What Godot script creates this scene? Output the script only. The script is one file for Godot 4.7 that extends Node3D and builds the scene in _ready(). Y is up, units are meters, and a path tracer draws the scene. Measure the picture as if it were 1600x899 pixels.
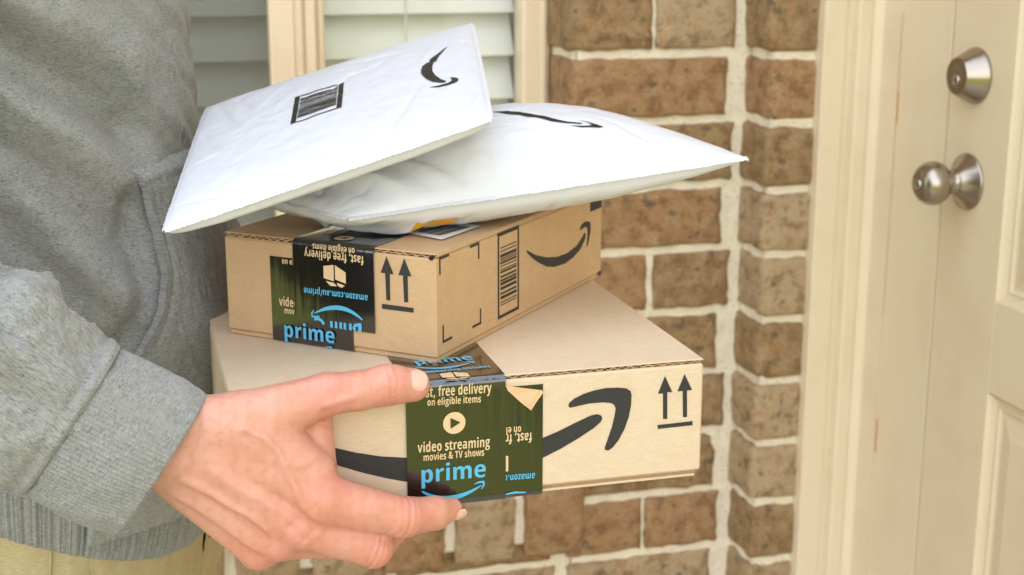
extends Node3D
# A man holds two parcels and two mailing bags in the corner of a porch: window wall ahead, front door on the right.

var rng := RandomNumberGenerator.new()
var M := {}
var used := {}
const WALL_AT := Vector3(0.2927, 0.0, -1.8615)
const WALL_TURN := 15.187

func _ready():
	rng.seed = 11
	make_view()
	make_materials()
	make_ground()
	make_wall()
	make_window()
	make_door()
	make_house()
	make_lower_box()
	make_upper_box()
	make_mailers()
	make_person()

# ------------------------------------------------------------------ camera, sky, sun
func make_view():
	var cam := Camera3D.new()
	cam.name = "camera"
	var att := CameraAttributesPhysical.new()
	att.exposure_aperture = 15.0
	att.frustum_focal_length = 59.3
	att.frustum_focus_distance = 0.86
	cam.attributes = att
	add_child(cam)
	cam.position = Vector3(0, 1.27, 0)
	cam.rotation_degrees = Vector3(-13.8905, 0, 0)
	cam.fov = 22.8727
	cam.near = 0.05
	cam.far = 400.0
	cam.current = true
	var sky_mat := ProceduralSkyMaterial.new()
	sky_mat.sky_top_color = Color(0.85, 0.885, 0.945)
	sky_mat.sky_horizon_color = Color(1.0, 0.99, 0.96)
	sky_mat.sky_curve = 0.25
	sky_mat.ground_bottom_color = Color(0.25, 0.27, 0.18)
	sky_mat.ground_horizon_color = Color(0.45, 0.47, 0.40)
	sky_mat.sun_angle_max = 1.0
	sky_mat.energy_multiplier = 1.0
	var sky := Sky.new()
	sky.sky_material = sky_mat
	var env := Environment.new()
	env.background_mode = Environment.BG_SKY
	env.sky = sky
	env.background_energy_multiplier = 1.5
	env.tonemap_mode = Environment.TONE_MAPPER_LINEAR
	env.tonemap_exposure = 2.25
	env.sdfgi_enabled = true
	env.ssao_enabled = true
	env.ssil_enabled = true
	var we := WorldEnvironment.new()
	we.name = "world_environment"
	we.environment = env
	add_child(we)
	var sun := DirectionalLight3D.new()
	sun.name = "sun"
	sun.light_energy = 1.1
	sun.light_color = Color(1.0, 0.95, 0.86)
	sun.light_angular_distance = 0.5
	sun.shadow_enabled = true
	add_child(sun)
	# the sun stands behind the house, so the porch lies in open shade and the lawn in sunlight
	sun.rotation_degrees = Vector3(-54, 180 + 28, 0)

# ------------------------------------------------------------------ small helpers
func numbered(called: String) -> String:
	if not used.has(called):
		used[called] = 0
		return called
	used[called] += 1
	return "%s_%03d" % [called, used[called]]

func thing(called: String, label: String, category: String, at := Vector3.ZERO, turn := 0.0, group := "") -> Node3D:
	var o := Node3D.new()
	o.name = numbered(called)
	add_child(o)
	o.position = at
	o.rotation_degrees.y = turn
	o.set_meta("label", label)
	o.set_meta("kind", "thing")
	o.set_meta("category", category)
	if group != "":
		o.set_meta("group", group)
	return o

func part(called: String, mesh: Mesh, mat: Material, parent: Node3D) -> MeshInstance3D:
	var o := MeshInstance3D.new()
	o.name = called
	o.mesh = mesh
	o.material_override = mat
	parent.add_child(o, true)
	return o

func structure(called: String, mesh: Mesh, mat: Material, at := Vector3.ZERO, turn := 0.0) -> MeshInstance3D:
	var o := part(called, mesh, mat, self)
	o.position = at
	o.rotation_degrees.y = turn
	o.set_meta("kind", "structure")
	return o

func raw_mesh(v: PackedVector3Array, idx: PackedInt32Array, uv := PackedVector2Array(), col := PackedColorArray(), closed := true) -> ArrayMesh:
	# smooth normals from the faces; turned outwards when the shape is closed
	var n := PackedVector3Array()
	n.resize(v.size())
	var mid := Vector3.ZERO
	for p in v:
		mid += p
	mid /= maxf(1.0, v.size())
	var vol := 0.0
	for i in range(0, idx.size(), 3):
		var a := v[idx[i]]
		var b := v[idx[i + 1]]
		var c := v[idx[i + 2]]
		var f := (c - a).cross(b - a)
		vol += f.dot(a - mid)
		n[idx[i]] += f
		n[idx[i + 1]] += f
		n[idx[i + 2]] += f
	var s := 1.0
	if closed and vol < 0.0:
		s = -1.0
		for i in range(0, idx.size(), 3):
			var t := idx[i + 1]
			idx[i + 1] = idx[i + 2]
			idx[i + 2] = t
	for i in n.size():
		n[i] = (n[i] * s).normalized()
	var arr := []
	arr.resize(Mesh.ARRAY_MAX)
	arr[Mesh.ARRAY_VERTEX] = v
	arr[Mesh.ARRAY_NORMAL] = n
	arr[Mesh.ARRAY_INDEX] = idx
	if uv.size() == v.size():
		arr[Mesh.ARRAY_TEX_UV] = uv
	if col.size() == v.size():
		arr[Mesh.ARRAY_COLOR] = col
	var m := ArrayMesh.new()
	m.add_surface_from_arrays(Mesh.PRIMITIVE_TRIANGLES, arr)
	return m

func grid_index(nu: int, nv: int) -> PackedInt32Array:
	# nu columns x nv rows of points
	var idx := PackedInt32Array()
	for j in nv - 1:
		for i in nu - 1:
			var a := j * nu + i
			idx.append_array([a, a + 1, a + nu, a + 1, a + nu + 1, a + nu])
	return idx

func box_st(st: SurfaceTool, lo: Vector3, hi: Vector3, bev := 0.0):
	# box with chamfered edges, hard shaded
	var b := minf(bev, minf(hi.x - lo.x, minf(hi.y - lo.y, hi.z - lo.z)) * 0.45)
	var c := (lo + hi) / 2
	var h := (hi - lo) / 2
	var corner := func(sx, sy, sz, ax):
		var p := Vector3(sx * h.x, sy * h.y, sz * h.z)
		if ax != 0: p.x -= sx * b
		if ax != 1: p.y -= sy * b
		if ax != 2: p.z -= sz * b
		return c + p
	var quad := func(p0, p1, p2, p3, out_dir: Vector3):
		var nn: Vector3 = (p2 - p0).cross(p1 - p0)
		var q := [p0, p1, p2, p0, p2, p3] if nn.dot(out_dir) > 0 else [p0, p2, p1, p0, p3, p2]
		var on := out_dir.normalized()
		for p in q:
			st.set_normal(on)
			st.add_vertex(p)
	for s in [-1, 1]:
		quad.call(corner.call(s, -1, -1, 0), corner.call(s, 1, -1, 0), corner.call(s, 1, 1, 0), corner.call(s, -1, 1, 0), Vector3(s, 0, 0))
		quad.call(corner.call(-1, s, -1, 1), corner.call(1, s, -1, 1), corner.call(1, s, 1, 1), corner.call(-1, s, 1, 1), Vector3(0, s, 0))
		quad.call(corner.call(-1, -1, s, 2), corner.call(1, -1, s, 2), corner.call(1, 1, s, 2), corner.call(-1, 1, s, 2), Vector3(0, 0, s))
	if b <= 0.0:
		return
	for s in [-1, 1]:
		for t in [-1, 1]:
			quad.call(corner.call(s, t, -1, 0), corner.call(s, t, 1, 0), corner.call(s, t, 1, 1), corner.call(s, t, -1, 1), Vector3(s, t, 0))
			quad.call(corner.call(s, -1, t, 0), corner.call(s, 1, t, 0), corner.call(s, 1, t, 2), corner.call(s, -1, t, 2), Vector3(s, 0, t))
			quad.call(corner.call(-1, s, t, 1), corner.call(1, s, t, 1), corner.call(1, s, t, 2), corner.call(-1, s, t, 2), Vector3(0, s, t))
			for r in [-1, 1]:
				var p0 = corner.call(s, t, r, 0)
				quad.call(p0, corner.call(s, t, r, 1), corner.call(s, t, r, 2), corner.call(s, t, r, 2), Vector3(s, t, r))

func box_mesh(lo: Vector3, hi: Vector3, bev := 0.001) -> ArrayMesh:
	var st := SurfaceTool.new()
	st.begin(Mesh.PRIMITIVE_TRIANGLES)
	box_st(st, lo, hi, bev)
	return st.commit()

func lathe(profile: Array, seg := 48) -> ArrayMesh:
	# profile: Vector2(radius, height along +z)
	var v := PackedVector3Array()
	var nu := seg + 1
	for p in profile:
		for i in nu:
			var a := TAU * i / seg
			v.append(Vector3(cos(a) * p.x, sin(a) * p.x, p.y))
	return raw_mesh(v, grid_index(nu, profile.size()))

func flat_poly(pts: PackedVector2Array, frame: Transform3D, lift: float, scale_by := 0.001) -> ArrayMesh:
	# a printed shape on a flat face; frame: x and y lie in the face, z is its normal
	var idx := Geometry2D.triangulate_polygon(pts)
	var v := PackedVector3Array()
	var n := PackedVector3Array()
	for p in pts:
		v.append(frame * Vector3(p.x * scale_by, p.y * scale_by, lift))
		n.append(frame.basis.z)
	for i in range(0, idx.size(), 3):
		if (v[idx[i + 2]] - v[idx[i]]).cross(v[idx[i + 1]] - v[idx[i]]).dot(frame.basis.z) < 0:
			var t := idx[i + 1]
			idx[i + 1] = idx[i + 2]
			idx[i + 2] = t
	var arr := []
	arr.resize(Mesh.ARRAY_MAX)
	arr[Mesh.ARRAY_VERTEX] = v
	arr[Mesh.ARRAY_NORMAL] = n
	arr[Mesh.ARRAY_INDEX] = idx
	var m := ArrayMesh.new()
	m.add_surface_from_arrays(Mesh.PRIMITIVE_TRIANGLES, arr)
	return m

func rect_poly(x0: float, y0: float, x1: float, y1: float) -> PackedVector2Array:
	return PackedVector2Array([Vector2(x0, y0), Vector2(x1, y0), Vector2(x1, y1), Vector2(x0, y1)])

func join_polys(polys: Array, frame: Transform3D, lift: float) -> ArrayMesh:
	var st := SurfaceTool.new()
	st.begin(Mesh.PRIMITIVE_TRIANGLES)
	for p in polys:
		st.append_from(flat_poly(p, frame, lift), 0, Transform3D())
	return st.commit()

func band_poly(line: Array) -> PackedVector2Array:
	# line of [x, y, half width] -> outline of a tapering stroke
	var a := PackedVector2Array()
	var b := PackedVector2Array()
	for i in line.size():
		var p := Vector2(line[i][0], line[i][1])
		var q0 = line[maxi(i - 1, 0)]
		var q1 = line[mini(i + 1, line.size() - 1)]
		var d := Vector2(q1[0] - q0[0], q1[1] - q0[1]).normalized()
		var nn := Vector2(-d.y, d.x) * float(line[i][2])
		a.append(p + nn)
		b.append(p - nn)
	b.reverse()
	a.append_array(b)
	return a

var fonts := {}
func lettering(words: String, frame: Transform3D, left: Vector2, right: Vector2, tall: float, lift: float, mat: Material, parent: Node3D, bold := true) -> MeshInstance3D:
	# words run from left to right (mm in the face; base line), tall = height of a capital in mm
	if not fonts.has(bold):
		var sf := SystemFont.new()
		sf.font_names = PackedStringArray(["Droid Sans"])
		sf.font_weight = 700 if bold else 400
		fonts[bold] = sf
	var tm := TextMesh.new()
	tm.font = fonts[bold]
	tm.text = words
	tm.font_size = 64
	tm.pixel_size = 0.001
	tm.depth = 0.0
	tm.curve_step = 1.0
	tm.horizontal_alignment = HORIZONTAL_ALIGNMENT_LEFT
	tm.vertical_alignment = VERTICAL_ALIGNMENT_CENTER
	var bb := tm.get_aabb()
	var dir := (right - left)
	var w := dir.length() * 0.001
	var xs := w / bb.size.x
	# capital height of the face is about 0.714 of the font size
	var ys := tall * 0.001 / (0.064 * 0.714)
	# base line below the middle of the line box: ascent 0.928, descent 0.236 of the size
	var base := -0.064 * (0.928 - 0.236) / 2.0
	var ang := dir.angle()
	var t2 := Transform3D(Basis(Vector3(0, 0, 1), ang), Vector3(left.x * 0.001, left.y * 0.001, lift))
	var o := part("lettering", tm, mat, parent)
	o.transform = frame * t2 * Transform3D(Basis.from_scale(Vector3(xs, ys, 1)), Vector3(-bb.position.x * xs, -base * ys, 0))
	return o

func noise_bytes(size: int, freq: float, seed_by: int, kind := FastNoiseLite.TYPE_SIMPLEX_SMOOTH, octaves := 3, stretch := Vector2(1, 1)) -> PackedByteArray:
	var f := FastNoiseLite.new()
	f.noise_type = kind
	f.seed = seed_by
	f.frequency = freq
	f.fractal_type = FastNoiseLite.FRACTAL_FBM if octaves > 1 else FastNoiseLite.FRACTAL_NONE
	f.fractal_octaves = octaves
	if kind == FastNoiseLite.TYPE_CELLULAR:
		f.cellular_return_type = FastNoiseLite.RETURN_DISTANCE
	var w := int(size / stretch.x)
	var h := int(size / stretch.y)
	var im := f.get_seamless_image(w, h, false, false, 0.2)
	if w != size or h != size:
		im.resize(size, size, Image.INTERPOLATE_CUBIC)
	im.convert(Image.FORMAT_L8)
	return im.get_data()

func image_tex(size: int, rgb: PackedByteArray) -> ImageTexture:
	var im := Image.create_from_data(size, size, false, Image.FORMAT_RGB8, rgb)
	return ImageTexture.create_from_image(im)

func grey_tex(size: int, b: PackedByteArray) -> ImageTexture:
	return ImageTexture.create_from_image(Image.create_from_data(size, size, false, Image.FORMAT_L8, b))

func mat(color: Color, rough := 0.8, tex: Texture2D = null, tile := 0.0, bump: Texture2D = null, bump_cm := 0.0) -> StandardMaterial3D:
	var m := StandardMaterial3D.new()
	m.albedo_color = color
	m.roughness = rough
	m.cull_mode = BaseMaterial3D.CULL_DISABLED
	if tex:
		m.albedo_texture = tex
	if tile > 0.0:
		m.uv1_triplanar = true
		m.uv1_scale = Vector3.ONE / tile
	if bump:
		m.heightmap_enabled = true
		m.heightmap_texture = bump
		m.heightmap_scale = bump_cm
	return m

func blend_tex(size: int, layers: Array) -> ImageTexture:
	# layers: [bytes, from, to, Color] laid over each other; the first is [null, 0, 0, Color]
	var out := PackedByteArray()
	out.resize(size * size * 3)
	var n := size * size
	for i in n:
		var r := 0.0
		var g := 0.0
		var b := 0.0
		for l in layers:
			var c: Color = l[3]
			var t := 1.0
			if l[0] != null:
				t = clampf((l[0][i] / 255.0 - l[1]) / (l[2] - l[1]), 0.0, 1.0) * c.a
			r += (c.r - r) * t
			g += (c.g - g) * t
			b += (c.b - b) * t
		out[i * 3] = int(clampf(r, 0, 1) * 255.0)
		out[i * 3 + 1] = int(clampf(g, 0, 1) * 255.0)
		out[i * 3 + 2] = int(clampf(b, 0, 1) * 255.0)
	return image_tex(size, out)

# ------------------------------------------------------------------ materials
func make_materials():
	var fine := noise_bytes(256, 0.22, 1)
	var mid := noise_bytes(256, 0.05, 2)
	var coarse := noise_bytes(256, 0.012, 3, FastNoiseLite.TYPE_SIMPLEX_SMOOTH, 4)
	var fibre := noise_bytes(256, 0.12, 4, FastNoiseLite.TYPE_SIMPLEX_SMOOTH, 2, Vector2(5, 1))
	var speck := noise_bytes(256, 0.10, 5, FastNoiseLite.TYPE_SIMPLEX_SMOOTH, 1)
	# cardboard: kraft fibres and flecks
	var card := blend_tex(256, [[null, 0, 0, Color(0.975, 0.975, 0.975)], [fibre, 0.3, 0.8, Color(1, 1, 1)], [fine, 0.62, 0.9, Color(0.84, 0.80, 0.75, 0.6)], [speck, 0.93, 0.99, Color(0.66, 0.56, 0.46, 0.5)], [coarse, 0.5, 0.8, Color(0.95, 0.935, 0.915, 0.4)]])
	var fine_t := grey_tex(256, fine)
	var mid_t := grey_tex(256, mid)
	M.card_pale = mat(Color(0.825, 0.735, 0.625), 0.75, card, 0.07, fine_t, 0.006)
	M.card_brown = mat(Color(0.755, 0.625, 0.47), 0.75, card, 0.07, fine_t, 0.006)
	M.card_core = mat(Color(0.70, 0.57, 0.43), 0.9, card, 0.05)
	M.ink = mat(Color(0.16, 0.155, 0.15), 0.65, card, 0.05)
	M.tape = mat(Color(0.055, 0.05, 0.048), 0.16)
	M.tape.metallic = 0.1
	M.tape.metallic_specular = 1.0
	M.tape.clearcoat_enabled = true
	M.tape.clearcoat = 1.0
	M.tape.clearcoat_roughness = 0.12
	M.tape_cream = mat(Color(0.83, 0.72, 0.56), 0.3)
	M.tape_blue = mat(Color(0.33, 0.66, 0.80), 0.3)
	M.label_white = mat(Color(0.88, 0.88, 0.87), 0.5)
	M.paper_torn = mat(Color(0.83, 0.68, 0.52), 0.8, card, 0.04)
	M.label_yellow = mat(Color(0.85, 0.62, 0.10), 0.5)
	# mailing bags: white film
	M.film = mat(Color(0.815, 0.818, 0.84), 0.42, null, 0.03, fine_t, 0.004)
	M.film.backlight = Color(0.12, 0.12, 0.12)
	M.film_ink = mat(Color(0.10, 0.095, 0.09), 0.45)
	# bricks
	var bf := noise_bytes(512, 0.09, 21, FastNoiseLite.TYPE_SIMPLEX_SMOOTH, 4)
	var bm := noise_bytes(512, 0.02, 22, FastNoiseLite.TYPE_SIMPLEX_SMOOTH, 4)
	var bs := noise_bytes(512, 0.022, 23, FastNoiseLite.TYPE_SIMPLEX_SMOOTH, 2)
	var bd := noise_bytes(512, 0.02, 24, FastNoiseLite.TYPE_SIMPLEX_SMOOTH, 2)
	var bp := noise_bytes(512, 0.06, 25, FastNoiseLite.TYPE_SIMPLEX_SMOOTH, 1)
	M.brick = []
	var bh := grey_tex(512, bf)
	for k in 4:
		var base := [Color(0.62, 0.525, 0.395), Color(0.53, 0.415, 0.275), Color(0.69, 0.605, 0.48), Color(0.60, 0.44, 0.29)]
		var bt := blend_tex(512, [[null, 0, 0, base[k]], [bm, 0.35, 0.75, Color(0.66, 0.565, 0.425, 0.75)], [bm, 0.42, 0.2, Color(0.43, 0.32, 0.20, 0.75)], [bs, 0.66, 0.86, Color(0.64, 0.44, 0.26, 0.65)], [bd, 0.74, 0.84, Color(0.24, 0.21, 0.18, 0.65)], [bp, 0.86, 0.95, Color(0.80, 0.62, 0.38, 0.8)], [bf, 0.3, 0.7, Color(0.70, 0.60, 0.47, 0.25)], [bf, 0.45, 0.15, Color(0.3, 0.22, 0.14, 0.3)]])
		var m := mat(Color.WHITE, 0.9, bt, 0.30, bh, 0.12)
		m.uv1_world_triplanar = true
		m.uv1_offset = Vector3(0.37 * k, 0.21 * k, 0.13 * k)
		M.brick.append(m)
	var mort := blend_tex(256, [[null, 0, 0, Color(0.92, 0.875, 0.78)], [mid, 0.3, 0.8, Color(0.95, 0.91, 0.83, 0.8)], [fine, 0.5, 0.85, Color(0.84, 0.77, 0.65, 0.5)], [speck, 0.8, 0.95, Color(0.55, 0.45, 0.33, 0.6)]])
	M.mortar = mat(Color.WHITE, 0.95, mort, 0.15, fine_t, 0.10)
	M.mortar.uv1_world_triplanar = true
	# painted timber and metal
	var stain := blend_tex(256, [[null, 0, 0, Color(1, 1, 1)], [coarse, 0.5, 0.85, Color(0.975, 0.965, 0.95, 0.7)], [mid, 0.72, 0.95, Color(0.95, 0.92, 0.87, 0.35)]])
	M.paint = mat(Color(0.885, 0.82, 0.70), 0.42, stain, 0.45, mid_t, 0.01)
	M.paint_door = mat(Color(0.87, 0.80, 0.68), 0.40, stain, 0.5, mid_t, 0.012)
	M.paint_window = mat(Color(0.90, 0.82, 0.70), 0.35, stain, 0.5)
	M.rust = mat(Color(0.84, 0.68, 0.47), 0.9, mort, 0.05)
	M.gap = mat(Color(0.10, 0.085, 0.065), 0.9)
	M.steel = mat(Color(0.66, 0.62, 0.57), 0.27)
	M.steel.metallic = 1.0
	M.steel_bright = mat(Color(0.78, 0.76, 0.72), 0.15)
	M.steel_bright.metallic = 1.0
	M.slat = mat(Color(0.95, 0.95, 0.905), 0.5)
	M.cord = mat(Color(0.85, 0.86, 0.80), 0.8)
	M.glass = mat(Color(0.75, 0.8, 0.78, 0.05), 0.03)
	M.glass.transparency = BaseMaterial3D.TRANSPARENCY_ALPHA
	M.screen = mat(Color(0.40, 0.40, 0.36, 0.34), 0.9)
	M.screen.transparency = BaseMaterial3D.TRANSPARENCY_ALPHA
	M.plaster = mat(Color(0.72, 0.70, 0.66), 0.9)
	M.soffit = mat(Color(0.80, 0.77, 0.71), 0.8)
	M.roof = mat(Color(0.33, 0.27, 0.24), 0.9)
	# ground
	var concrete := blend_tex(256, [[null, 0, 0, Color(0.72, 0.69, 0.63)], [coarse, 0.3, 0.8, Color(0.78, 0.75, 0.69, 0.8)], [fine, 0.5, 0.9, Color(0.60, 0.57, 0.52, 0.6)]])
	M.concrete = mat(Color.WHITE, 0.9, concrete, 0.8)
	var grass := blend_tex(256, [[null, 0, 0, Color(0.40, 0.42, 0.15)], [fine, 0.3, 0.8, Color(0.53, 0.54, 0.22, 0.9)], [coarse, 0.4, 0.8, Color(0.42, 0.45, 0.17, 0.7)], [mid, 0.5, 0.9, Color(0.28, 0.36, 0.11, 0.7)]])
	M.lawn = mat(Color.WHITE, 1.0, grass, 1.2)
	# cloth: grey heather jersey
	var hs := noise_bytes(512, 0.30, 31, FastNoiseLite.TYPE_VALUE, 2, Vector2(3, 1))
	var hf := noise_bytes(512, 0.45, 32, FastNoiseLite.TYPE_VALUE, 2, Vector2(1.5, 1))
	var hc := noise_bytes(512, 0.02, 33, FastNoiseLite.TYPE_SIMPLEX_SMOOTH, 3)
	var heather := blend_tex(512, [[null, 0, 0, Color(0.535, 0.53, 0.51)], [hs, 0.55, 0.85, Color(0.36, 0.36, 0.36, 0.75)], [hs, 0.45, 0.2, Color(0.605, 0.60, 0.565, 0.7)], [hf, 0.55, 0.9, Color(0.40, 0.41, 0.415, 0.65)], [hf, 0.42, 0.15, Color(0.62, 0.62, 0.60, 0.5)], [hc, 0.5, 0.9, Color(0.47, 0.475, 0.47, 0.4)]])
	M.jersey = cloth(heather, 0.09, grey_tex(512, hf), 0.035)
	M.rib = cloth(heather, 0.07, grey_tex(512, hf), 0.03)
	M.stitch = mat(Color(0.46, 0.465, 0.46), 0.95)
	var twill := blend_tex(256, [[null, 0, 0, Color(0.64, 0.575, 0.425)], [fibre, 0.3, 0.8, Color(0.71, 0.65, 0.50, 0.9)], [fine, 0.5, 0.9, Color(0.56, 0.50, 0.36, 0.6)]])
	M.twill = mat(Color.WHITE, 0.95, twill, 0.04, fine_t, 0.02)
	M.shoe = mat(Color(0.12, 0.11, 0.10), 0.6)
	M.hair = mat(Color(0.16, 0.11, 0.07), 0.7)
	# skin
	var pores := noise_bytes(256, 0.16, 41, FastNoiseLite.TYPE_CELLULAR, 2)
	var skin := blend_tex(256, [[null, 0, 0, Color(0.97, 0.96, 0.95)], [mid, 0.4, 0.8, Color(1.0, 0.94, 0.92, 0.7)], [coarse, 0.5, 0.85, Color(0.93, 0.86, 0.83, 0.7)], [pores, 0.5, 0.95, Color(0.90, 0.82, 0.78, 0.5)]])
	M.skin = mat(Color.WHITE, 0.45, skin, 0.024, grey_tex(256, pores), 0.02)
	M.skin.vertex_color_use_as_albedo = true
	M.skin.subsurf_scatter_enabled = true
	M.skin.subsurf_scatter_strength = 0.06
	M.nail = mat(Color(0.865, 0.655, 0.59), 0.25)

func cloth(tex: Texture2D, tile: float, bump: Texture2D, cm: float) -> StandardMaterial3D:
	var m := mat(Color.WHITE, 0.95, tex, 0.0, bump, cm)
	m.uv1_scale = Vector3.ONE / tile
	m.rim_enabled = true
	m.rim = 0.25
	return m

# ------------------------------------------------------------------ ground
func make_ground():
	structure("porch_slab", box_mesh(Vector3(-3.0, -0.12, -0.6), Vector3(0.4, 0.0, 2.0), 0.004), M.concrete, WALL_AT, WALL_TURN)
	var v := PackedVector3Array([Vector3(-150, -0.06, -150), Vector3(150, -0.06, -150), Vector3(150, -0.06, 150), Vector3(-150, -0.06, 150)])
	structure("lawn", raw_mesh(v, PackedInt32Array([0, 1, 2, 0, 2, 3]), PackedVector2Array(), PackedColorArray(), false), M.lawn)

# ------------------------------------------------------------------ brick wall with its sill and the pier at the door
func brick_mesh(size: Vector3, seed_by: int, segs: Vector3i, r := 0.0042, rough := 0.0014) -> ArrayMesh:
	var f := FastNoiseLite.new()
	f.seed = seed_by
	f.frequency = 45.0
	f.fractal_octaves = 3
	var st := SurfaceTool.new()
	st.begin(Mesh.PRIMITIVE_TRIANGLES)
	st.set_smooth_group(0)
	var h := size / 2
	var shift := Vector3(seed_by * 0.713, seed_by * 0.331, 0)
	var place := func(p: Vector3) -> Vector3:
		var inner := p.clamp(-h + Vector3.ONE * r, h - Vector3.ONE * r)
		var d := p - inner
		var q := p
		if d.length() > 1e-6:
			q = inner + d.normalized() * minf(d.length(), r)
		var edge := 0.0
		if absf(p.x) > h.x - 0.012: edge += 1.0
		if absf(p.y) > h.y - 0.012: edge += 1.0
		if absf(p.z) > h.z - 0.012: edge += 0.5
		var g := f.get_noise_3dv(p + shift)
		var g2 := f.get_noise_3dv(p * 0.35 + shift * 2.0)
		var dirn := Vector3(p.x / h.x, p.y / h.y, p.z / h.z)
		dirn = Vector3(pow(dirn.x, 3), pow(dirn.y, 3), pow(dirn.z, 3)).normalized() if dirn.length() > 0.01 else Vector3.ZERO
		return q + dirn * (g * rough * (1.0 + edge) + g2 * rough * 2.0 - maxf(0.0, g2 - 0.15) * 0.012 * clampf(edge - 0.5, 0, 1))
	for axis in 3:
		var a1 := (axis + 1) % 3
		var a2 := (axis + 2) % 3
		var n1: int = segs[a1]
		var n2: int = segs[a2]
		for s in [-1.0, 1.0]:
			for i in n1:
				for j in n2:
					var c := []
					for k in [[0, 0], [1, 0], [1, 1], [0, 1]]:
						var p := Vector3.ZERO
						p[axis] = h[axis] * s
						p[a1] = edge_step(i + k[0], n1) * h[a1]
						p[a2] = edge_step(j + k[1], n2) * h[a2]
						c.append(place.call(p))
					var order := [0, 2, 1, 0, 3, 2] if s > 0 else [0, 1, 2, 0, 2, 3]
					for k in order:
						st.add_vertex(c[k])
	st.index()
	st.generate_normals()
	return st.commit()

func edge_step(i: int, n: int) -> float:
	# steps from -1 to 1, closer together near the ends
	var t := 2.0 * i / n - 1.0
	return lerpf(t, sin(t * PI / 2), 0.6)

func mortar_sheet(st: SurfaceTool, p0: Vector3, eu: Vector3, ev: Vector3, normal: Vector3, step := 0.006):
	var f := FastNoiseLite.new()
	f.seed = 77
	f.frequency = 38.0
	var nu := maxi(2, int(eu.length() / step))
	var nv := maxi(2, int(ev.length() / step))
	var v := PackedVector3Array()
	for j in nv + 1:
		for i in nu + 1:
			var p := p0 + eu * (float(i) / nu) + ev * (float(j) / nv)
			v.append(p + normal * (f.get_noise_3dv(p) * 0.0032))
	var m := raw_mesh(v, grid_index(nu + 1, nv + 1), PackedVector2Array(), PackedColorArray(), false)
	st.append_from(m, 0, Transform3D())

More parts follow.
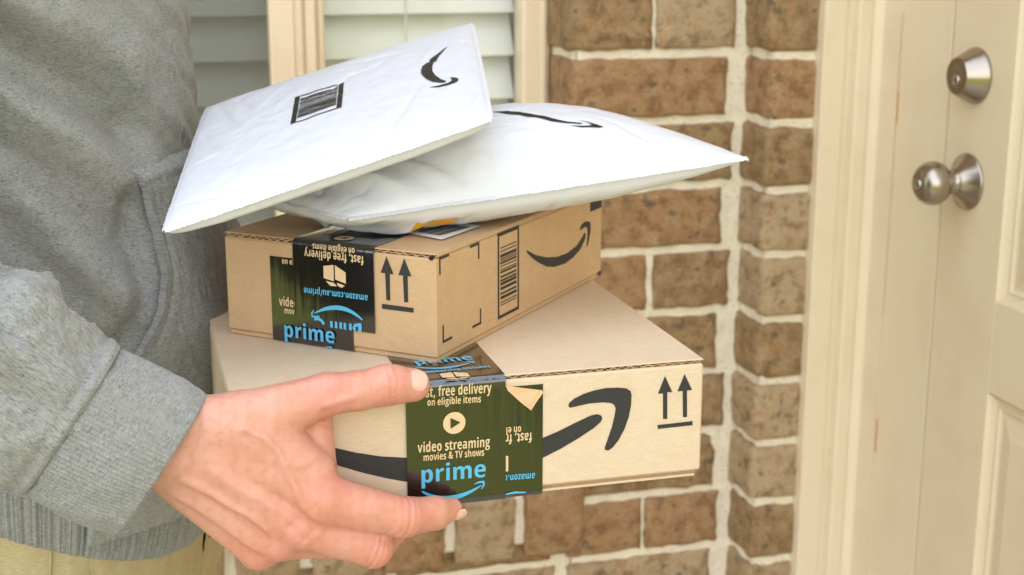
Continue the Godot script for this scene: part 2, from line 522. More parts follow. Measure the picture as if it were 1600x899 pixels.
func make_wall():
	var w := thing("brick_wall", "brown tumbled brick wall with cream mortar between the window and the door", "wall", WALL_AT, WALL_TURN)
	var st := SurfaceTool.new()
	st.begin(Mesh.PRIMITIVE_TRIANGLES)
	# mortar: sheets a little behind the brick faces, in front of solid cores
	mortar_sheet(st, Vector3(-0.217, 0.0, -0.0055), Vector3(0.240, 0, 0), Vector3(0, 2.42, 0), Vector3(0, 0, 1))
	mortar_sheet(st, Vector3(-2.55, 0.0, -0.0055), Vector3(2.33, 0, 0), Vector3(0, 0.50, 0), Vector3(0, 0, 1), 0.012)
	mortar_sheet(st, Vector3(-2.55, 1.80, -0.0055), Vector3(2.33, 0, 0), Vector3(0, 0.62, 0), Vector3(0, 0, 1), 0.015)
	mortar_sheet(st, Vector3(-2.55, 0.50, -0.0055), Vector3(1.045, 0, 0), Vector3(0, 1.30, 0), Vector3(0, 0, 1), 0.015)
	mortar_sheet(st, Vector3(-0.2185, 0.3, -0.13), Vector3(0, 0, 0.125), Vector3(0, 1.5, 0), Vector3(-1, 0, 0))
	mortar_sheet(st, Vector3(0.0205, 0.0, -0.004), Vector3(0, 0, 0.070), Vector3(0, 2.42, 0), Vector3(-1, 0, 0))
	mortar_sheet(st, Vector3(0.0205, 0.0, 0.0640), Vector3(0.10, 0, 0), Vector3(0, 2.42, 0), Vector3(0, 0, 1))
	part("mortar", st.commit(), M.mortar, w)
	var core := SurfaceTool.new()
	core.begin(Mesh.PRIMITIVE_TRIANGLES)
	box_st(core, Vector3(-0.221, 0.0, -0.13), Vector3(0.0260, 2.5, -0.0095), 0.0)
	box_st(core, Vector3(0.0265, 0.0, -0.13), Vector3(0.14, 2.5, 0.059), 0.0)
	box_st(core, Vector3(-1.5, 0.0, -0.13), Vector3(-0.2225, 0.49, -0.0105), 0.0)
	box_st(core, Vector3(-1.5, 1.80, -0.13), Vector3(-0.2225, 2.5, -0.0105), 0.0)
	box_st(core, Vector3(-2.6, 0.0, -0.13), Vector3(-1.502, 2.5, -0.0105), 0.0)
	part("wall_core", core.commit(), M.mortar, w)
	# brick shapes, a few of each kind
	var full := []
	var half := []
	var head := []
	var sill := []
	for k in 5:
		full.append(brick_mesh(Vector3(0.2140, 0.0768, 0.11), 3 + k, Vector3i(16, 8, 4)))
		half.append(brick_mesh(Vector3(0.1110, 0.0768, 0.11), 13 + k, Vector3i(10, 8, 4)))
		head.append(brick_mesh(Vector3(0.109, 0.0768, 0.118), 23 + k, Vector3i(8, 8, 10), 0.0065))
		sill.append(brick_mesh(Vector3(0.082, 0.098, 0.19), 33 + k, Vector3i(8, 8, 6)))
	var top := 1.124 + 0.086 * 15
	for k in 28:
		var y := top - 0.086 * k - 0.043
		var row := k - 14     # row 0 lies above the joint at 1.124
		var odd := posmod(row, 2) == 1
		if odd:
			lay(full, Vector3(-0.1205 + rng.randf_range(-0.002, 0.002), y, -0.055), w)
		else:
			lay(half, Vector3(-0.1725, y, -0.055), w)
			lay(half, Vector3(-0.0570 + rng.randf_range(-0.002, 0.003), y, -0.055), w)
		lay(head, Vector3(0.0675 + rng.randf_range(-0.002, 0.003), y, 0.0115 + rng.randf_range(-0.002, 0.002)), w)
		# below, above and beyond the window the courses run on to the left
		var x := -0.3485 if odd else -0.355
		while x > -2.45:
			if y < 0.50 or y > 1.83 or x < -1.60:
				lay(full, Vector3(x + (0.0 if odd or y < 0.5 else -0.06), y, -0.055), w)
			x -= 0.225
		if y > 0.50 and y < 1.83:
			# cut bricks beside the window
			var cut := lay(half if odd else full, Vector3(-1.548 if odd else -1.578, y, -0.055), w)
			cut.scale.x = 0.8 if odd else 0.68
	var sl := Node3D.new()
	sl.name = "window_sill"
	w.add_child(sl)
	for j in 12:
		var o := lay(sill, Vector3(-0.249 - 0.0955 * j, 0.520, -0.068), sl)
		o.rotation_degrees.x = 10.0 + rng.randf_range(-0.6, 0.6)
	part("mortar", box_mesh(Vector3(-1.4, 0.474, -0.15), Vector3(-0.212, 0.545, 0.012), 0.004), M.mortar, sl).rotation_degrees.x = 0.0

func lay(kinds: Array, at: Vector3, parent: Node3D) -> MeshInstance3D:
	var o := part("brick", kinds[rng.randi() % kinds.size()], M.brick[rng.randi() % 4], parent)
	o.position = at
	o.rotation_degrees = Vector3(rng.randf_range(-0.4, 0.4), rng.randf_range(-0.4, 0.4), rng.randf_range(-0.35, 0.35))
	return o

# ------------------------------------------------------------------ window and blind
func make_window():
	var w := thing("window", "cream framed window with a fly screen, behind the parcels", "window", WALL_AT, WALL_TURN)
	var z0 := -0.145
	var fr := SurfaceTool.new()
	fr.begin(Mesh.PRIMITIVE_TRIANGLES)
	box_st(fr, Vector3(-0.2615, 0.50, z0), Vector3(-0.2235, 1.80, -0.100), 0.003)
	box_st(fr, Vector3(-0.2380, 0.50, -0.1005), Vector3(-0.2300, 1.80, -0.094), 0.002)
	box_st(fr, Vector3(-1.50, 0.50, z0), Vector3(-1.46, 1.80, -0.100), 0.003)
	box_st(fr, Vector3(-1.459, 0.50, z0), Vector3(-0.262, 0.565, -0.101), 0.003)
	box_st(fr, Vector3(-1.459, 1.75, z0), Vector3(-0.262, 1.80, -0.101), 0.003)
	part("frame", fr.commit(), M.paint_window, w)
	var mu := SurfaceTool.new()
	mu.begin(Mesh.PRIMITIVE_TRIANGLES)
	box_st(mu, Vector3(-0.5905, 0.566, -0.140), Vector3(-0.5480, 1.749, -0.098), 0.003)
	box_st(mu, Vector3(-0.5475, 0.566, -0.140), Vector3(-0.5310, 1.749, -0.102), 0.003)
	box_st(mu, Vector3(-0.5305, 0.566, -0.140), Vector3(-0.5200, 1.749, -0.110), 0.003)
	box_st(mu, Vector3(-0.5660, 0.566, -0.0985), Vector3(-0.5600, 1.749, -0.095), 0.0015)
	part("mullion", mu.commit(), M.paint_window, w)
	part("pane", box_mesh(Vector3(-0.5205, 0.566, -0.128), Vector3(-0.262, 1.749, -0.124), 0.0), M.glass, w)
	part("pane", box_mesh(Vector3(-1.459, 0.566, -0.136), Vector3(-0.591, 1.749, -0.132), 0.0), M.glass, w)
	var sc := part("fly_screen", box_mesh(Vector3(-1.455, 0.570, -0.1165), Vector3(-0.5915, 1.745, -0.1160), 0.0), M.screen, w)
	sc.set_meta("label", "fine dark mesh fly screen over the left pane")
	var b := thing("venetian_blind", "pale closed slat blind hanging inside the window", "blind", WALL_AT, WALL_TURN)
	var slat := box_mesh(Vector3(-0.60, -0.0325, -0.0015), Vector3(0.612, 0.0325, 0.0015), 0.0008)
	var y := 1.72
	while y > 0.60:
		var o := part("slat", slat, M.slat, b)
		o.position = Vector3(-0.866, y, -0.186)
		o.rotation_degrees = Vector3(-31.0 + rng.randf_range(-1.2, 1.2), 0, rng.randf_range(-0.08, 0.08))
		y -= 0.0580
	for x in [-0.404, -0.90, -1.30]:
		part("cord", box_mesh(Vector3(x - 0.0012, 0.60, -0.168), Vector3(x + 0.0012, 1.74, -0.1665), 0.0004), M.cord, b)
	part("head_rail", box_mesh(Vector3(-1.46, 1.745, -0.215), Vector3(-0.27, 1.79, -0.155), 0.003), M.slat, b)

# ------------------------------------------------------------------ door frame and front door
func prism_up(profile: PackedVector2Array, y0: float, y1: float) -> ArrayMesh:
	# profile in the ground plane (x, z), run upwards, hard edges
	var st := SurfaceTool.new()
	st.begin(Mesh.PRIMITIVE_TRIANGLES)
	var area := 0.0
	for i in profile.size():
		area += profile[i].cross(profile[(i + 1) % profile.size()])
	for i in profile.size():
		var a := profile[i]
		var b := profile[(i + 1) % profile.size()]
		var nn := Vector3(b.y - a.y, 0, -(b.x - a.x)).normalized() * (1.0 if area > 0 else -1.0)
		var q := [Vector3(a.x, y0, a.y), Vector3(b.x, y0, b.y), Vector3(b.x, y1, b.y), Vector3(a.x, y1, a.y)]
		var order := [0, 1, 2, 0, 2, 3]
		if (q[2] - q[0]).cross(q[1] - q[0]).dot(nn) < 0:
			order = [0, 2, 1, 0, 3, 2]
		for k in order:
			st.set_normal(nn)
			st.add_vertex(q[k])
	return st.commit()

func make_door():
	var f := thing("door_frame", "cream painted timber door frame with a rusty crack beside the brick pier", "door frame", WALL_AT, WALL_TURN)
	# section of the jamb, from the pier round to the door
	var sec := PackedVector2Array([Vector2(0.0775, 0.02), Vector2(0.0775, 0.085), Vector2(0.0795, 0.088), Vector2(0.1065, 0.088), Vector2(0.1090, 0.0845), Vector2(0.1125, 0.0845), Vector2(0.1150, 0.0870), Vector2(0.1160, 0.1010), Vector2(0.1185, 0.1035), Vector2(0.1330, 0.1035), Vector2(0.1355, 0.1010), Vector2(0.1380, 0.1030), Vector2(0.1455, 0.1085), Vector2(0.1465, 0.1110), Vector2(0.1465, 0.1515), Vector2(0.1495, 0.1525), Vector2(0.1475, 0.1540), Vector2(0.1470, 0.2615), Vector2(0.1474, 0.2620), Vector2(0.1900, 0.2620), Vector2(0.1900, 0.02)])
	part("jamb", prism_up(sec, 0.0, 2.12), M.paint, f)
	var crack := SurfaceTool.new()
	crack.begin(Mesh.PRIMITIVE_TRIANGLES)
	for seg in [[1.045, 1.085, 0.0003], [1.0851, 1.18, -0.0004], [0.80, 1.0449, -0.0004], [0.6601, 0.7999, -0.0006], [0.615, 0.66, 0.0003], [0.40, 0.6149, -0.0006]]:
		box_st(crack, Vector3(0.1464, seg[0], 0.1515), Vector3(0.1490, seg[1], 0.1522 + seg[2]), 0.0)
	part("rust_streak", crack.commit(), M.rust, f)
	part("jamb", box_mesh(Vector3(0.147, 0.0, 1.084), Vector3(0.19, 2.12, 1.16), 0.003), M.paint, f)
	part("head", box_mesh(Vector3(0.147, 2.055, 0.263), Vector3(0.19, 2.12, 1.083), 0.003), M.paint, f)
	part("rebate", box_mesh(Vector3(0.160, 0.0, 0.2622), Vector3(0.19, 2.05, 0.2642), 0.0), M.gap, f)
	var d := thing("front_door", "beige panelled front door with a steel knob and deadbolt", "door", WALL_AT, WALL_TURN)
	# door leaf: stiles and rails around two columns of sunk, moulded panels
	var xf := 0.1480
	var zs := [0.2645, 0.386, 0.620, 0.735, 0.969, 1.0815]
	var ys := [0.01, 0.24, 0.770, 0.876, 1.46, 1.60, 1.92, 2.05]
	var leaf := SurfaceTool.new()
	leaf.begin(Mesh.PRIMITIVE_TRIANGLES)
	for i in [0, 2, 4]:
		box_st(leaf, Vector3(xf, ys[0], zs[i]), Vector3(xf + 0.035, ys[7], zs[i + 1]), 0.0006)
	for i in [1, 3]:
		for j in [0, 2, 4, 6]:
			box_st(leaf, Vector3(xf, ys[j], zs[i] + 0.0002), Vector3(xf + 0.035, ys[j + 1], zs[i + 1] - 0.0002), 0.0006)
	part("leaf", leaf.commit(), M.paint_door, d)
	for i in [1, 3]:
		for j in [1, 3, 5]:
			part("panel", panel_mesh(xf, zs[i], zs[i + 1], ys[j], ys[j + 1]), M.paint_door, d)
	# deadbolt: a tapered cylinder with a key way
	var bolt := part("deadbolt", lathe([Vector2(0.0, 0.0), Vector2(0.0315, 0.0), Vector2(0.0318, 0.0015), Vector2(0.0310, 0.0035), Vector2(0.0215, 0.0225), Vector2(0.0205, 0.0240), Vector2(0.0195, 0.0243), Vector2(0.0188, 0.0236), Vector2(0.0120, 0.0236), Vector2(0.0115, 0.0242), Vector2(0.0, 0.0242)], 64), M.steel, d)
	bolt.position = Vector3(xf, 1.1185, 0.3137)
	bolt.rotation_degrees.y = -90
	var kw := part("keyhole", lathe([Vector2(0.0062, 0.0), Vector2(0.0062, 0.0014), Vector2(0.0050, 0.0016), Vector2(0.0044, 0.0006), Vector2(0.0, 0.0006)], 32), M.steel_bright, bolt)
	kw.position = Vector3(0, -0.004, 0.0243)
	part("key_slot", box_mesh(Vector3(-0.0009, -0.0075, 0.0246), Vector3(0.0009, -0.0015, 0.0252), 0.0002), M.gap, bolt)
	# knob: rose, neck, ball, key way
	var knob := part("door_knob", lathe([Vector2(0.0, 0.0), Vector2(0.0320, 0.0), Vector2(0.0325, 0.0015), Vector2(0.0315, 0.0035), Vector2(0.0245, 0.0075), Vector2(0.0165, 0.0165), Vector2(0.0150, 0.0185), Vector2(0.0125, 0.0195), Vector2(0.0115, 0.0260), Vector2(0.0130, 0.0275), Vector2(0.0172, 0.0295), Vector2(0.0215, 0.0335), Vector2(0.0242, 0.0390), Vector2(0.0250, 0.0450), Vector2(0.0238, 0.0520), Vector2(0.0205, 0.0575), Vector2(0.0160, 0.0612), Vector2(0.0120, 0.0628), Vector2(0.0085, 0.0634), Vector2(0.0075, 0.0626), Vector2(0.0, 0.0626)], 64), M.steel, d)
	knob.position = Vector3(xf, 0.9990, 0.3137)
	knob.rotation_degrees.y = -90
	var kk := part("keyhole", lathe([Vector2(0.0064, 0.0), Vector2(0.0064, 0.0018), Vector2(0.0048, 0.0020), Vector2(0.0042, 0.0008), Vector2(0.0, 0.0008)], 32), M.steel_bright, knob)
	kk.position = Vector3(0, 0, 0.0627)
	part("key_slot", box_mesh(Vector3(-0.0009, -0.0032, 0.0632), Vector3(0.0009, 0.0032, 0.0640), 0.0002), M.gap, knob)

func panel_mesh(xf: float, z0: float, z1: float, y0: float, y1: float) -> ArrayMesh:
	# moulded, fielded panel: nested rings stepping into the leaf (x grows away from the porch)
	var steps := [[0.0, 0.0], [0.002, 0.0035], [0.006, 0.0060], [0.010, 0.0075], [0.014, 0.0070], [0.017, 0.0095], [0.020, 0.0100], [0.042, 0.0040], [0.044, 0.0038]]
	var st := SurfaceTool.new()
	st.begin(Mesh.PRIMITIVE_TRIANGLES)
	var ring := func(k):
		var i: float = steps[k][0]
		var x: float = xf + steps[k][1]
		return [Vector3(x, y0 + i, z0 + i), Vector3(x, y0 + i, z1 - i), Vector3(x, y1 - i, z1 - i), Vector3(x, y1 - i, z0 + i)]
	var quad := func(q: Array):
		var nn: Vector3 = (q[2] - q[0]).cross(q[1] - q[0])
		var order := [0, 1, 2, 0, 2, 3]
		if nn.x > 0:
			nn = -nn
			order = [0, 2, 1, 0, 3, 2]
		for o in order:
			st.set_normal(nn.normalized())
			st.add_vertex(q[o])
	for k in steps.size() - 1:
		var a: Array = ring.call(k)
		var b: Array = ring.call(k + 1)
		for e in 4:
			quad.call([a[e], a[(e + 1) % 4], b[(e + 1) % 4], b[e]])
	quad.call(ring.call(steps.size() - 1))
	return st.commit()

# ------------------------------------------------------------------ the rest of the house: eaves, wall over the door, dark room behind the blind
func make_house():
	structure("ceiling_eave", box_mesh(Vector3(-4.0, 2.42, -4.0), Vector3(0.60, 2.56, 0.35), 0.01), M.soffit, WALL_AT, WALL_TURN)
	structure("ceiling_porch", box_mesh(Vector3(-0.05, 2.425, 0.351), Vector3(4.0, 2.56, 2.6), 0.01), M.soffit, WALL_AT, WALL_TURN)
	var st := SurfaceTool.new()
	st.begin(Mesh.PRIMITIVE_TRIANGLES)
	box_st(st, Vector3(0.192, 0.0, -0.2), Vector3(0.30, 2.42, 0.258), 0.0)
	box_st(st, Vector3(0.150, 2.125, 0.10), Vector3(0.30, 2.42, 1.16), 0.0)
	box_st(st, Vector3(0.160, 0.0, 1.162), Vector3(0.30, 2.42, 2.2), 0.0)
	structure("wall_door_side", st.commit(), M.mortar, WALL_AT, WALL_TURN)
	var room := SurfaceTool.new()
	room.begin(Mesh.PRIMITIVE_TRIANGLES)
	box_st(room, Vector3(-2.6, -0.02, -3.2), Vector3(0.3, 0.02, -0.132), 0.0)
	box_st(room, Vector3(-2.6, 0.021, -3.2), Vector3(0.3, 2.419, -3.1), 0.0)
	box_st(room, Vector3(-2.6, 0.021, -3.099), Vector3(-2.5, 2.419, -0.132), 0.0)
	box_st(room, Vector3(0.2, 0.021, -3.099), Vector3(0.3, 2.419, -0.21), 0.0)
	structure("wall_interior", room.commit(), M.plaster, WALL_AT, WALL_TURN)
	var hall := SurfaceTool.new()
	hall.begin(Mesh.PRIMITIVE_TRIANGLES)
	box_st(hall, Vector3(0.60, 0.0, -0.2), Vector3(0.70, 2.42, 2.2), 0.0)
	structure("wall_hall", hall.commit(), M.plaster, WALL_AT, WALL_TURN)

# ------------------------------------------------------------------ parcels
const LOW := Vector3(0.301, 0.079, 0.225)
const UP_ := Vector3(0.163, 0.0712, 0.270)
var PRINTS := {
	"arrowhead": PackedVector2Array([Vector2(59.0, 55.5), Vector2(59.5, 57.4), Vector2(62.9, 60.0), Vector2(69.1, 62.6), Vector2(75.8, 64.2), Vector2(83.8, 65.2), Vector2(91.8, 64.8), Vector2(97.6, 63.8), Vector2(100.5, 61.8), Vector2(101.3, 59.2), Vector2(101.1, 52.3), Vector2(99.7, 44.4), Vector2(97.0, 36.6), Vector2(93.1, 29.4), Vector2(89.1, 24.6), Vector2(86.2, 22.9), Vector2(83.9, 23.7), Vector2(83.7, 25.1), Vector2(85.5, 30.2), Vector2(88.3, 38.6), Vector2(90.1, 46.4), Vector2(90.7, 51.0), Vector2(89.5, 53.6), Vector2(87.4, 54.9), Vector2(81.7, 55.8), Vector2(72.6, 55.8), Vector2(63.5, 54.6), Vector2(60.1, 54.1)]),
	"upL": PackedVector2Array([Vector2(123.8, 69.8), Vector2(129.1, 58.5), Vector2(125.6, 58.8), Vector2(126.1, 40.6), Vector2(123.2, 40.9), Vector2(122.7, 58.2), Vector2(119.2, 58.3)]),
	"upR": PackedVector2Array([Vector2(137.2, 70.1), Vector2(142.7, 58.8), Vector2(139.2, 58.7), Vector2(139.8, 40.7), Vector2(137.0, 40.7), Vector2(136.2, 58.7), Vector2(132.6, 58.7)]),
	"bar": PackedVector2Array([Vector2(119.5, 37.1), Vector2(143.7, 37.6), Vector2(143.9, 34.7), Vector2(119.7, 34.4)]),
	"u_arL": PackedVector2Array([Vector2(46.2, 66.6), Vector2(51.2, 55.5), Vector2(48.4, 55.5), Vector2(48.3, 38.0), Vector2(45.5, 37.9), Vector2(44.9, 55.6), Vector2(41.6, 55.6)]),
	"u_arR": PackedVector2Array([Vector2(59.2, 66.8), Vector2(64.3, 55.5), Vector2(61.5, 55.4), Vector2(61.5, 38.2), Vector2(58.6, 38.1), Vector2(58.0, 55.4), Vector2(54.7, 55.3)]),
	"u_bar": PackedVector2Array([Vector2(42.1, 35.1), Vector2(65.4, 35.0), Vector2(65.4, 31.9), Vector2(42.0, 31.8)]),
	"s_smile": PackedVector2Array([Vector2(-3.7, 48.2), Vector2(-1.3, 47.3), Vector2(10.7, 41.9), Vector2(30.1, 36.2), Vector2(48.4, 32.8), Vector2(67.2, 31.9), Vector2(84.5, 34.1), Vector2(96.2, 39.1), Vector2(99.0, 41.5), Vector2(102.2, 40.4), Vector2(101.5, 36.5), Vector2(92.5, 30.1), Vector2(78.9, 26.3), Vector2(63.5, 24.6), Vector2(44.8, 26.0), Vector2(30.2, 29.3), Vector2(16.0, 35.2), Vector2(3.8, 41.8), Vector2(-3.0, 46.2)]),
	"s_head": PackedVector2Array([Vector2(90.9, 44.9), Vector2(93.2, 48.6), Vector2(99.9, 50.1), Vector2(108.0, 49.3), Vector2(111.7, 46.8), Vector2(111.9, 41.1), Vector2(108.9, 34.3), Vector2(105.8, 29.4), Vector2(104.1, 31.1), Vector2(105.6, 36.5), Vector2(106.2, 41.3), Vector2(104.5, 44.9), Vector2(100.0, 46.0), Vector2(94.1, 45.2)]),
	"u_icon": PackedVector2Array([Vector2(-0.4, 55.2), Vector2(7.1, 57.6), Vector2(15.8, 54.4), Vector2(15.6, 47.5), Vector2(10.0, 45.1), Vector2(-0.2, 46.6)]),
	"flap": PackedVector2Array([Vector2(18.4, 72.0), Vector2(41.4, 67.8), Vector2(33.6, 55.6), Vector2(25.0, 63.1)]),
	"m1_smile": PackedVector2Array([Vector2(0.9003, 0.7318), Vector2(0.8834, 0.7139), Vector2(0.8549, 0.6739), Vector2(0.8293, 0.6347), Vector2(0.8276, 0.6111), Vector2(0.819, 0.6124), Vector2(0.8014, 0.5854), Vector2(0.7961, 0.5474), Vector2(0.7971, 0.509), Vector2(0.81, 0.4599), Vector2(0.8317, 0.4086), Vector2(0.8539, 0.3821), Vector2(0.8741, 0.3699), Vector2(0.8777, 0.378), Vector2(0.8597, 0.4138), Vector2(0.843, 0.4674), Vector2(0.8352, 0.5152), Vector2(0.8356, 0.5572), Vector2(0.8428, 0.6018), Vector2(0.8499, 0.599), Vector2(0.8639, 0.6518), Vector2(0.8828, 0.6987)]),
	"m1_head": PackedVector2Array([Vector2(0.8188, 0.3662), Vector2(0.848, 0.3473), Vector2(0.8797, 0.3398), Vector2(0.905, 0.3426), Vector2(0.9171, 0.3575), Vector2(0.9188, 0.3738), Vector2(0.912, 0.3927), Vector2(0.9001, 0.4043), Vector2(0.8919, 0.4071), Vector2(0.8966, 0.3878), Vector2(0.8947, 0.3664), Vector2(0.8828, 0.3573), Vector2(0.8531, 0.3591)]),
	"m1_barcode": PackedVector2Array([Vector2(0.3553, 0.6877), Vector2(0.5255, 0.6769), Vector2(0.5229, 0.4357), Vector2(0.3526, 0.4326)]),
	"m2_head": PackedVector2Array([Vector2(0.8941, 0.7492), Vector2(0.8849, 0.6672), Vector2(0.8691, 0.582), Vector2(0.8624, 0.5296), Vector2(0.8397, 0.5063), Vector2(0.8094, 0.5176), Vector2(0.7878, 0.5465), Vector2(0.7799, 0.5672), Vector2(0.8088, 0.5651), Vector2(0.8274, 0.554), Vector2(0.8472, 0.5667), Vector2(0.8716, 0.6412)]),
}

func face_front(s: Vector3) -> Transform3D:
	return Transform3D(Basis(), Vector3(0, 0, s.z / 2))

func face_right(s: Vector3) -> Transform3D:
	return Transform3D(Basis(Vector3(0, 0, -1), Vector3(0, 1, 0), Vector3(1, 0, 0)), Vector3(s.x / 2, 0, 0))

func face_top(s: Vector3) -> Transform3D:
	return Transform3D(Basis(Vector3(1, 0, 0), Vector3(0, 0, -1), Vector3(0, 1, 0)), Vector3(0, s.y, 0))

func carton(s: Vector3, mat_: Material, b: Node3D, gap_right: bool):
	# four walls, then flaps of real board with the fluted edge showing at the front
	var t := 0.0025
	var hull := SurfaceTool.new()
	hull.begin(Mesh.PRIMITIVE_TRIANGLES)
	box_st(hull, Vector3(-s.x / 2, 0.0030, -s.z / 2), Vector3(s.x / 2, s.y - t - 0.0006, s.z / 2), 0.0014)
	part("carton_wall", hull.commit(), mat_, b)
	part("top_flap", box_mesh(Vector3(-s.x / 2 + 0.0004, s.y - 0.0009, -s.z / 2), Vector3(s.x / 2 - (0.0 if gap_right else 0.0002), s.y, s.z / 2 - 0.0006), 0.0004), mat_, b)
	var st := SurfaceTool.new()
	st.begin(Mesh.PRIMITIVE_TRIANGLES)
	flute(st, -s.x / 2 + 0.002, s.x / 2 - 0.004, s.y - t - 0.0005, s.y - 0.0010, s.z / 2 - 0.009, s.z / 2 - 0.0007)
	part("fluted_edge", st.commit(), M.card_core, b)
	part("flap_core", box_mesh(Vector3(-s.x / 2 + 0.001, s.y - t - 0.0006, -s.z / 2 + 0.001), Vector3(s.x / 2 - 0.0006, s.y - 0.0010, s.z / 2 - 0.0092), 0.0), M.card_core, b)
	# the long fold on the right runs unbroken
	part("fold", box_mesh(Vector3(s.x / 2 - 0.0038, s.y - t - 0.0008, -s.z / 2), Vector3(s.x / 2 + 0.0001, s.y - 0.0003, s.z / 2 - 0.0035), 0.0012), mat_, b)

func flute(st: SurfaceTool, x0: float, x1: float, y0: float, y1: float, z0: float, z1: float):
	# the wavy middle layer of corrugated board, seen end on
	var period := 0.0062
	var n := int((x1 - x0) / period * 8)
	var prev := []
	for i in n + 1:
		var x := lerpf(x0, x1, float(i) / n)
		var ph := (x - x0) / period * TAU + sin(x * 130.0) * 0.8
		var y := lerpf(y0, y1, 0.5 + (0.30 + 0.12 * sin(x * 88.0)) * sin(ph))
		var th := 0.00042 + 0.00022 * sin(x * 730.0) * sin(x * 171.0)
		var zz := z1 - 0.0006 * absf(sin(x * 310.0)) - 0.0006 * absf(sin(x * 97.0 + 1.0))
		var cur := [Vector3(x, y - th, z0), Vector3(x, y - th, zz), Vector3(x, y + th, zz), Vector3(x, y + th, z0)]
		if i > 0:
			for e in 3:
				var a: Vector3 = prev[e]
				var b2: Vector3 = prev[e + 1]
				var c: Vector3 = cur[e + 1]
				var d: Vector3 = cur[e]
				var nn := (c - a).cross(b2 - a).normalized()
				var want := [Vector3(0, -1, 0), Vector3(0, 0, 1), Vector3(0, 1, 0)][e] as Vector3
				var q := [a, b2, c, a, c, d]
				if nn.dot(want) < 0:
					nn = -nn
					q = [a, c, b2, a, d, c]
				for p in q:
					st.set_normal(nn)
					st.add_vertex(p)
		prev = cur

func tape_strip(path: Array, x0: float, x1: float, seed_by: int, ripple := 0.00009) -> ArrayMesh:
	# path: Vector2(z, y) points the tape follows over the box; slightly rippled by the board under it
	var f := FastNoiseLite.new()
	f.seed = seed_by
	f.frequency = 60.0
	var v := PackedVector3Array()
	var nu := 64
	var fine := []
	for i in path.size() - 1:
		var a: Vector2 = path[i]
		var b: Vector2 = path[i + 1]
		var n := maxi(1, int(a.distance_to(b) / 0.002))
		for k in n:
			fine.append(a.lerp(b, float(k) / n))
	fine.append(path[path.size() - 1])
	for j in fine.size():
		var p: Vector2 = fine[j]
		var q0: Vector2 = fine[maxi(j - 1, 0)]
		var q1: Vector2 = fine[mini(j + 1, fine.size() - 1)]
		var d := (q1 - q0).normalized()
		var out_dir := Vector2(d.y, -d.x)
		if out_dir.dot(p - Vector2(0, 0.04)) < 0:
			out_dir = -out_dir
		for i in nu + 1:
			var x := lerpf(x0, x1, float(i) / nu)
			var h := (f.get_noise_2d(x * 2.2, float(j) * 0.0004) + 0.5 * f.get_noise_2d(x * 0.5, p.x + p.y)) * ripple
			v.append(Vector3(x, p.y + out_dir.y * h, p.x + out_dir.x * h))
	return raw_mesh(v, grid_index(nu + 1, fine.size()), PackedVector2Array(), PackedColorArray(), false)

func barcode_bars(x0: float, x1: float, y0: float, y1: float, along_x: bool, count: int) -> Array:
	var r := RandomNumberGenerator.new()
	r.seed = 5 + count
	var out := []
	var c := x0 if along_x else y0
	var e := x1 if along_x else y1
	var unit := (e - c) / (count * 2.55)
	while c < e - unit * 2:
		var w := unit * r.randi_range(1, 3) * 0.9
		if along_x:
			out.append(rect_poly(c, y0, c + w, y1))
		else:
			out.append(rect_poly(x0, c, x1, c + w))
		c += w + unit * r.randi_range(1, 3) * 0.8
	return out

func corner_mark(x: float, y: float, dx: float, dy: float) -> Array:
	var t := 1.7
	return [rect_poly(minf(x, x + dx), minf(y, y - signf(-dy) * t), maxf(x, x + dx), maxf(y, y - signf(-dy) * t)), rect_poly(minf(x, x + signf(dx) * t), minf(y, y + dy), maxf(x, x + signf(dx) * t), maxf(y, y + dy))]

func box_icon(cx: float, cy: float, w: float, flip: float) -> Array:
	# the small parcel drawing: two faces and an open bottom edge
	var p := func(x, y): return Vector2(cx + x * w * flip, cy + y * w * flip)
	return [PackedVector2Array([p.call(-0.5, 0.28), p.call(-0.04, 0.36), p.call(-0.04, -0.28), p.call(-0.5, -0.2)]),
		PackedVector2Array([p.call(0.02, 0.36), p.call(0.5, 0.12), p.call(0.5, -0.32), p.call(0.02, -0.2)]),
		PackedVector2Array([p.call(-0.42, -0.30), p.call(-0.05, -0.34), p.call(0.10, -0.46), p.call(-0.2, -0.48)]),
		PackedVector2Array([p.call(0.08, -0.32), p.call(0.46, -0.40), p.call(0.3, -0.5), p.call(0.14, -0.44)])]

func smile(x0: float, x1: float, y: float, sag: float, thick: float, flip := false) -> Array:
	# a curved stroke with an arrow head; flip turns it half round about its middle
	var line := []
	var n := 24
	for i in n + 1:
		var t := float(i) / n
		var w := thick * (0.25 + 1.5 * sin(PI * minf(t * 0.95 + 0.05, 1.0)) * 0.62) if t < 0.97 else thick * 0.25
		line.append([lerpf(x0, x1, t), y - sag * 4.0 * t * (1.0 - t) * (1.15 - 0.3 * t), w])
	var L := x1 - x0
	var head := [[x1 - L * 0.12, y + sag * 0.22, thick * 0.2], [x1 - L * 0.03, y + sag * 0.36, thick * 0.5], [x1 + L * 0.035, y + sag * 0.36, thick * 0.62], [x1 + L * 0.045, y + sag * 0.05, thick * 0.5], [x1 + L * 0.0, y - sag * 0.42, thick * 0.2]]
	var out := [band_poly(line), band_poly(head)]
	if flip:
		var c := Vector2((x0 + x1) / 2, y - sag / 2)
		for k in out.size():
			var q := PackedVector2Array()
			for p in out[k]:
				q.append(c * 2.0 - p)
			out[k] = q
	return out

